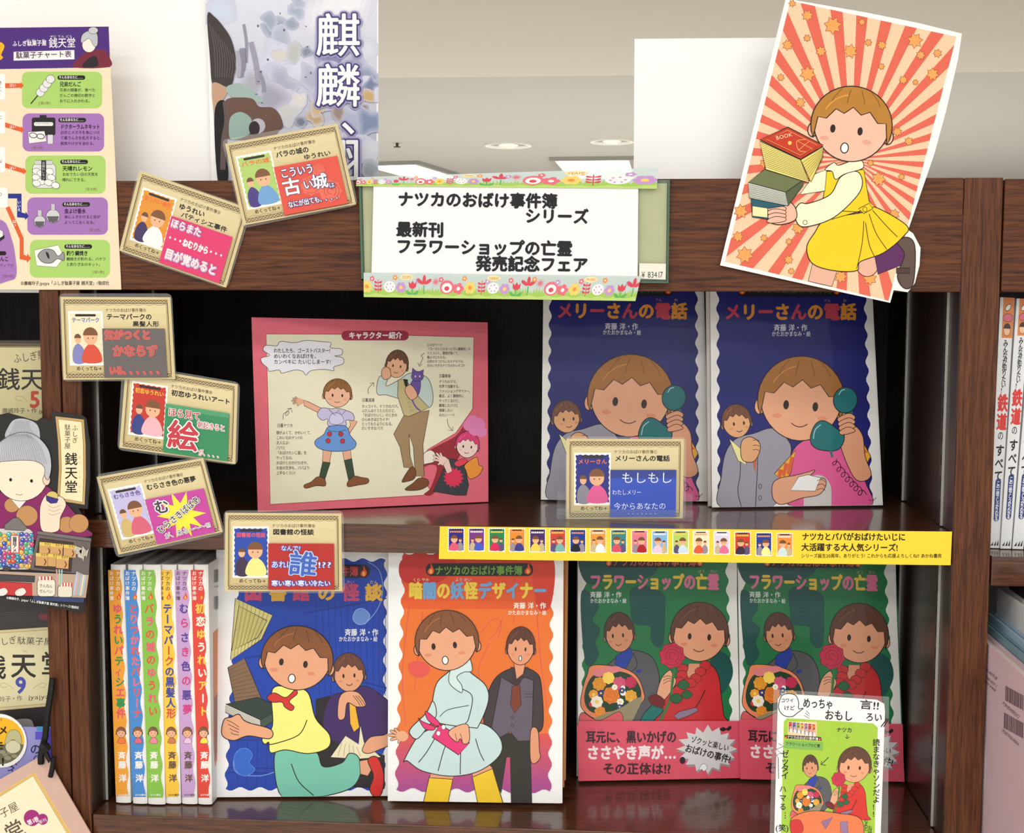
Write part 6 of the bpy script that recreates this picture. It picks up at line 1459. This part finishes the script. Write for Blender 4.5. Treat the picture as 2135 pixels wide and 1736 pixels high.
a.text('©廣嶋玲子、jyajya/「ふしぎ駄菓子屋 銭天堂」シリーズ/偕成社', 62, 1545, 24, (240, 240, 240), width=600, rot=8, bold=.02)
a.build(t, 0.0, PM)

# ------------------------------------------------------------------ right bookcase: three railway spines, slanted picture books
r4 = affine(1800, 580, 335 / 938.0)
def railway(label, tl, tr, br, bl_, Y0):
    zb = RZ1 + 0.0006; p_ = r4([((br[0] + bl_[0]) / 2, br[1])])[0]
    pl = Plane(0, 0, 1); pl.O = P(p_[0], p_[1], YatZ(p_[0], p_[1], zb)); pl.O[2] = zb
    t = thing('railway_book', label, 'book', pl, group='white railway books'); quad = r4([tl, tr, br, bl_]); uv = pl.uv(quad)
    uv[2][1] = uv[3][1] = 0.0; wh = mat((226, 228, 230), 0.35); D = 0.15
    slab('spine', uv, 0, 0.003, wh, t); s_ = np.array([1, 1.0])
    slab('cover_board', [tuple(uv[0]), tuple(uv[0] + [0.0015, 0]), tuple(uv[3] + [0.0015, 0]), tuple(uv[3])], 0.0031, D, wh, t); slab('cover_board', [tuple(uv[1] - [0.0015, 0]), tuple(uv[1]), tuple(uv[2]), tuple(uv[2] - [0.0015, 0])], 0.0031, D, wh, t)
    slab('page_block', [tuple(uv[0] + [.0018, -.003]), tuple(uv[1] + [-.0018, -.003]), tuple(uv[2] + [-.0018, .003]), tuple(uv[3] + [.0018, .003])], 0.0035, D - 0.003, PAGES, t)
    H = homog([(0, 0), (100, 0), (100, 1460), (0, 1460)], quad); a = Art(pl, H, clip=(0, 0, 100, 1460))
    a.rect(22, 0, 98, 176, (222, 130, 60)); a.ell(58, 142, 24, 24, (236, 190, 150), 2); a.poly([(58 + 26 * math.cos(v), 134 + 24 * math.sin(v)) for v in np.linspace(math.pi, 2 * math.pi, 10)], (60, 40, 40)); a.ell(60, 86, 34, 18, (220, 110, 130), 2); a.ell(58, 42, 20, 12, (240, 236, 226), 3, -30)
    a.text('みんなが知りたい!', 36, 182, 36, K, vert=True, width=260, bold=.03)
    for ch, y in zip('鉄道', (448, 552)): a.text(ch, 14, y, 84, (214, 50, 46), vert=True, bold=.05, size_y=100)
    for ch, y, s2 in zip('のすべて', (652, 732, 812, 892), (50, 74, 74, 74)): a.text(ch, 16 + (74 - s2) / 2, y, s2, K, vert=True, bold=.035 if s2 > 60 else .01, size_y=76 if s2 > 60 else 58)
    a.rrect(30, 950, 78, 1250, 22, (34, 50, 120)); a.text('この一冊でしっかりわかる', 38, 962, 32, (240, 242, 246), vert=True, width=276, bold=.03)
    a.poly([(12, 1440), (38, 1410), (34, 1440)], K); a.poly([(42, 1440), (66, 1400), (62, 1440)], K); a.poly([(68, 1440), (88, 1392), (86, 1440)], K); a.build(t, 0.0, PG2)
railway('white railway book spine, leftmost on the upper shelf of the right bookcase', (800, 110), (884, 114), (794, 1574), (734, 1574), 0)
railway('white railway book spine, second from the post on the right bookcase', (896, 118), (975, 118), (862, 1578), (800, 1576), 0)
railway('white railway book spine cut by the right edge of the picture', (990, 118), (1070, 118), (934, 1580), (870, 1578), 0)
# slanted picture books seen from their left faces
x0 = XR1 + 0.0018
YL0, YL1 = 0.06, -0.105
def facebook(label, xk, th, ztop, zbot, colr, y0=YL0, y1=YL1, group='picture books standing side-on at the lower right', brc_=False):
    t = thing('picture_book', label, 'book', loc=(xk, (y0 + y1) / 2, zbot), group=group); D2 = abs(y1 - y0) / 2; h = ztop - zbot
    cm = mat(colr, 0.35)
    box('front_cover', 0, 0.0018, -D2, D2, 0, h, cm, t); box('back_cover', th - 0.0018, th, -D2, D2, 0, h, cm, t); box('page_block', 0.002, th - 0.002, -D2 + .002, D2 - .003, 0.003, h - 0.003, PAGES, t); box('spine', 0.0002, th - 0.0002, -D2 - 0.0012, -D2 - 0.0001, 0, h, cm, t)
    return t
zt = float(P(2068, 1345, 0.0)[2])
zb_ = 0.9624
t = facebook('pale pink picture book with barcodes on its cover, front of the lower right group', x0, 0.010, zt, zb_, (236, 206, 220))
r5 = affine(1780, 1150, 0.3375)
bp = Plane(0, 0, 1); bp.O = np.array([x0, (YL0 + YL1) / 2, zb_]); bp.U = np.array([0, -1.0, 0]); bp.V = np.array([0, 0, 1.0]); bp.B = np.array([1.0, 0, 0])
b = Art(bp, r5)
b.blob([(800, 1040), (815, 1200), (815, 1400), (790, 1560), (780, 1560), (770, 1050)], (244, 240, 242))
for (bx, by, w_, h_) in ((938, 826, 112, 92), (930, 992, 118, 96)):
    rb2 = random.Random(bx); x = 0
    while x < w_:
        ww = rb2.choice((2, 3, 4.5)); sl = .55; b.poly([(bx + x, by + x * sl), (bx + x + ww, by + (x + ww) * sl), (bx + x + ww - 2, by + (x + ww) * sl + h_), (bx + x - 2, by + x * sl + h_)], (70, 40, 60)); x += ww + rb2.choice((2, 3))
b.text('9784834085372', 930, 920, 26, (70, 50, 60), width=140, rot=42); b.text('1928795014004', 926, 1088, 26, (70, 50, 60), width=140, rot=42); b.text('本体1,400円+税', 812, 705, 22, (70, 50, 60), width=110, rot=42); b.text('4-8340-8507-2', 812, 752, 20, (70, 50, 60), width=108, rot=42); b.text('C8793 ¥1400E', 812, 786, 20, (70, 50, 60), width=100, rot=42)
for chn, nm in (('pic', 'cover_picture'), ('txt', 'cover_lettering')):
    verts = []; faces = []; cl = []; off = 0
    for (v, f, c, L_) in b.items[chn]:
        uvb = bp.uv(r5(v)); verts += [(-1e-4 - L_ * STEP, -float(p[0]), float(p[1])) for p in uvb]; faces += [tuple(j + off for j in ff) for ff in f]; off += len(v); cl.append((c, sum(len(ff) for ff in f)))
    me = bpy.data.meshes.new(nm); me.from_pydata(verts, [], faces); at = me.color_attributes.new('ink', 'FLOAT_COLOR', 'CORNER')
    at.data.foreach_set('color', np.concatenate([np.tile(np.array(lin(c) + (1.0,), dtype=np.float32), (n_, 1)) for c, n_ in cl]).ravel()); me.materials.append(PG2); link(bpy.data.objects.new(nm, me), t)
xk = x0 + 0.0105
for lb, th, dz, cc in (('thin teal picture book directly behind the pale pink one', 0.005, 0.006, (120, 160, 172)), ('pale blue picture book third from the post at the lower right', 0.006, 0.012, (170, 200, 226)), ('white picture book standing above the pale blue one at the lower right', 0.009, 0.034, (226, 226, 228)), ('dark picture book behind the white one at the lower right', 0.006, 0.042, (40, 38, 40)), ('orange-yellow picture book, tallest at the lower right edge', 0.006, 0.046, (216, 150, 50))):
    facebook(lb, xk, th, zt + dz, zb_, cc); xk += th + 0.0005
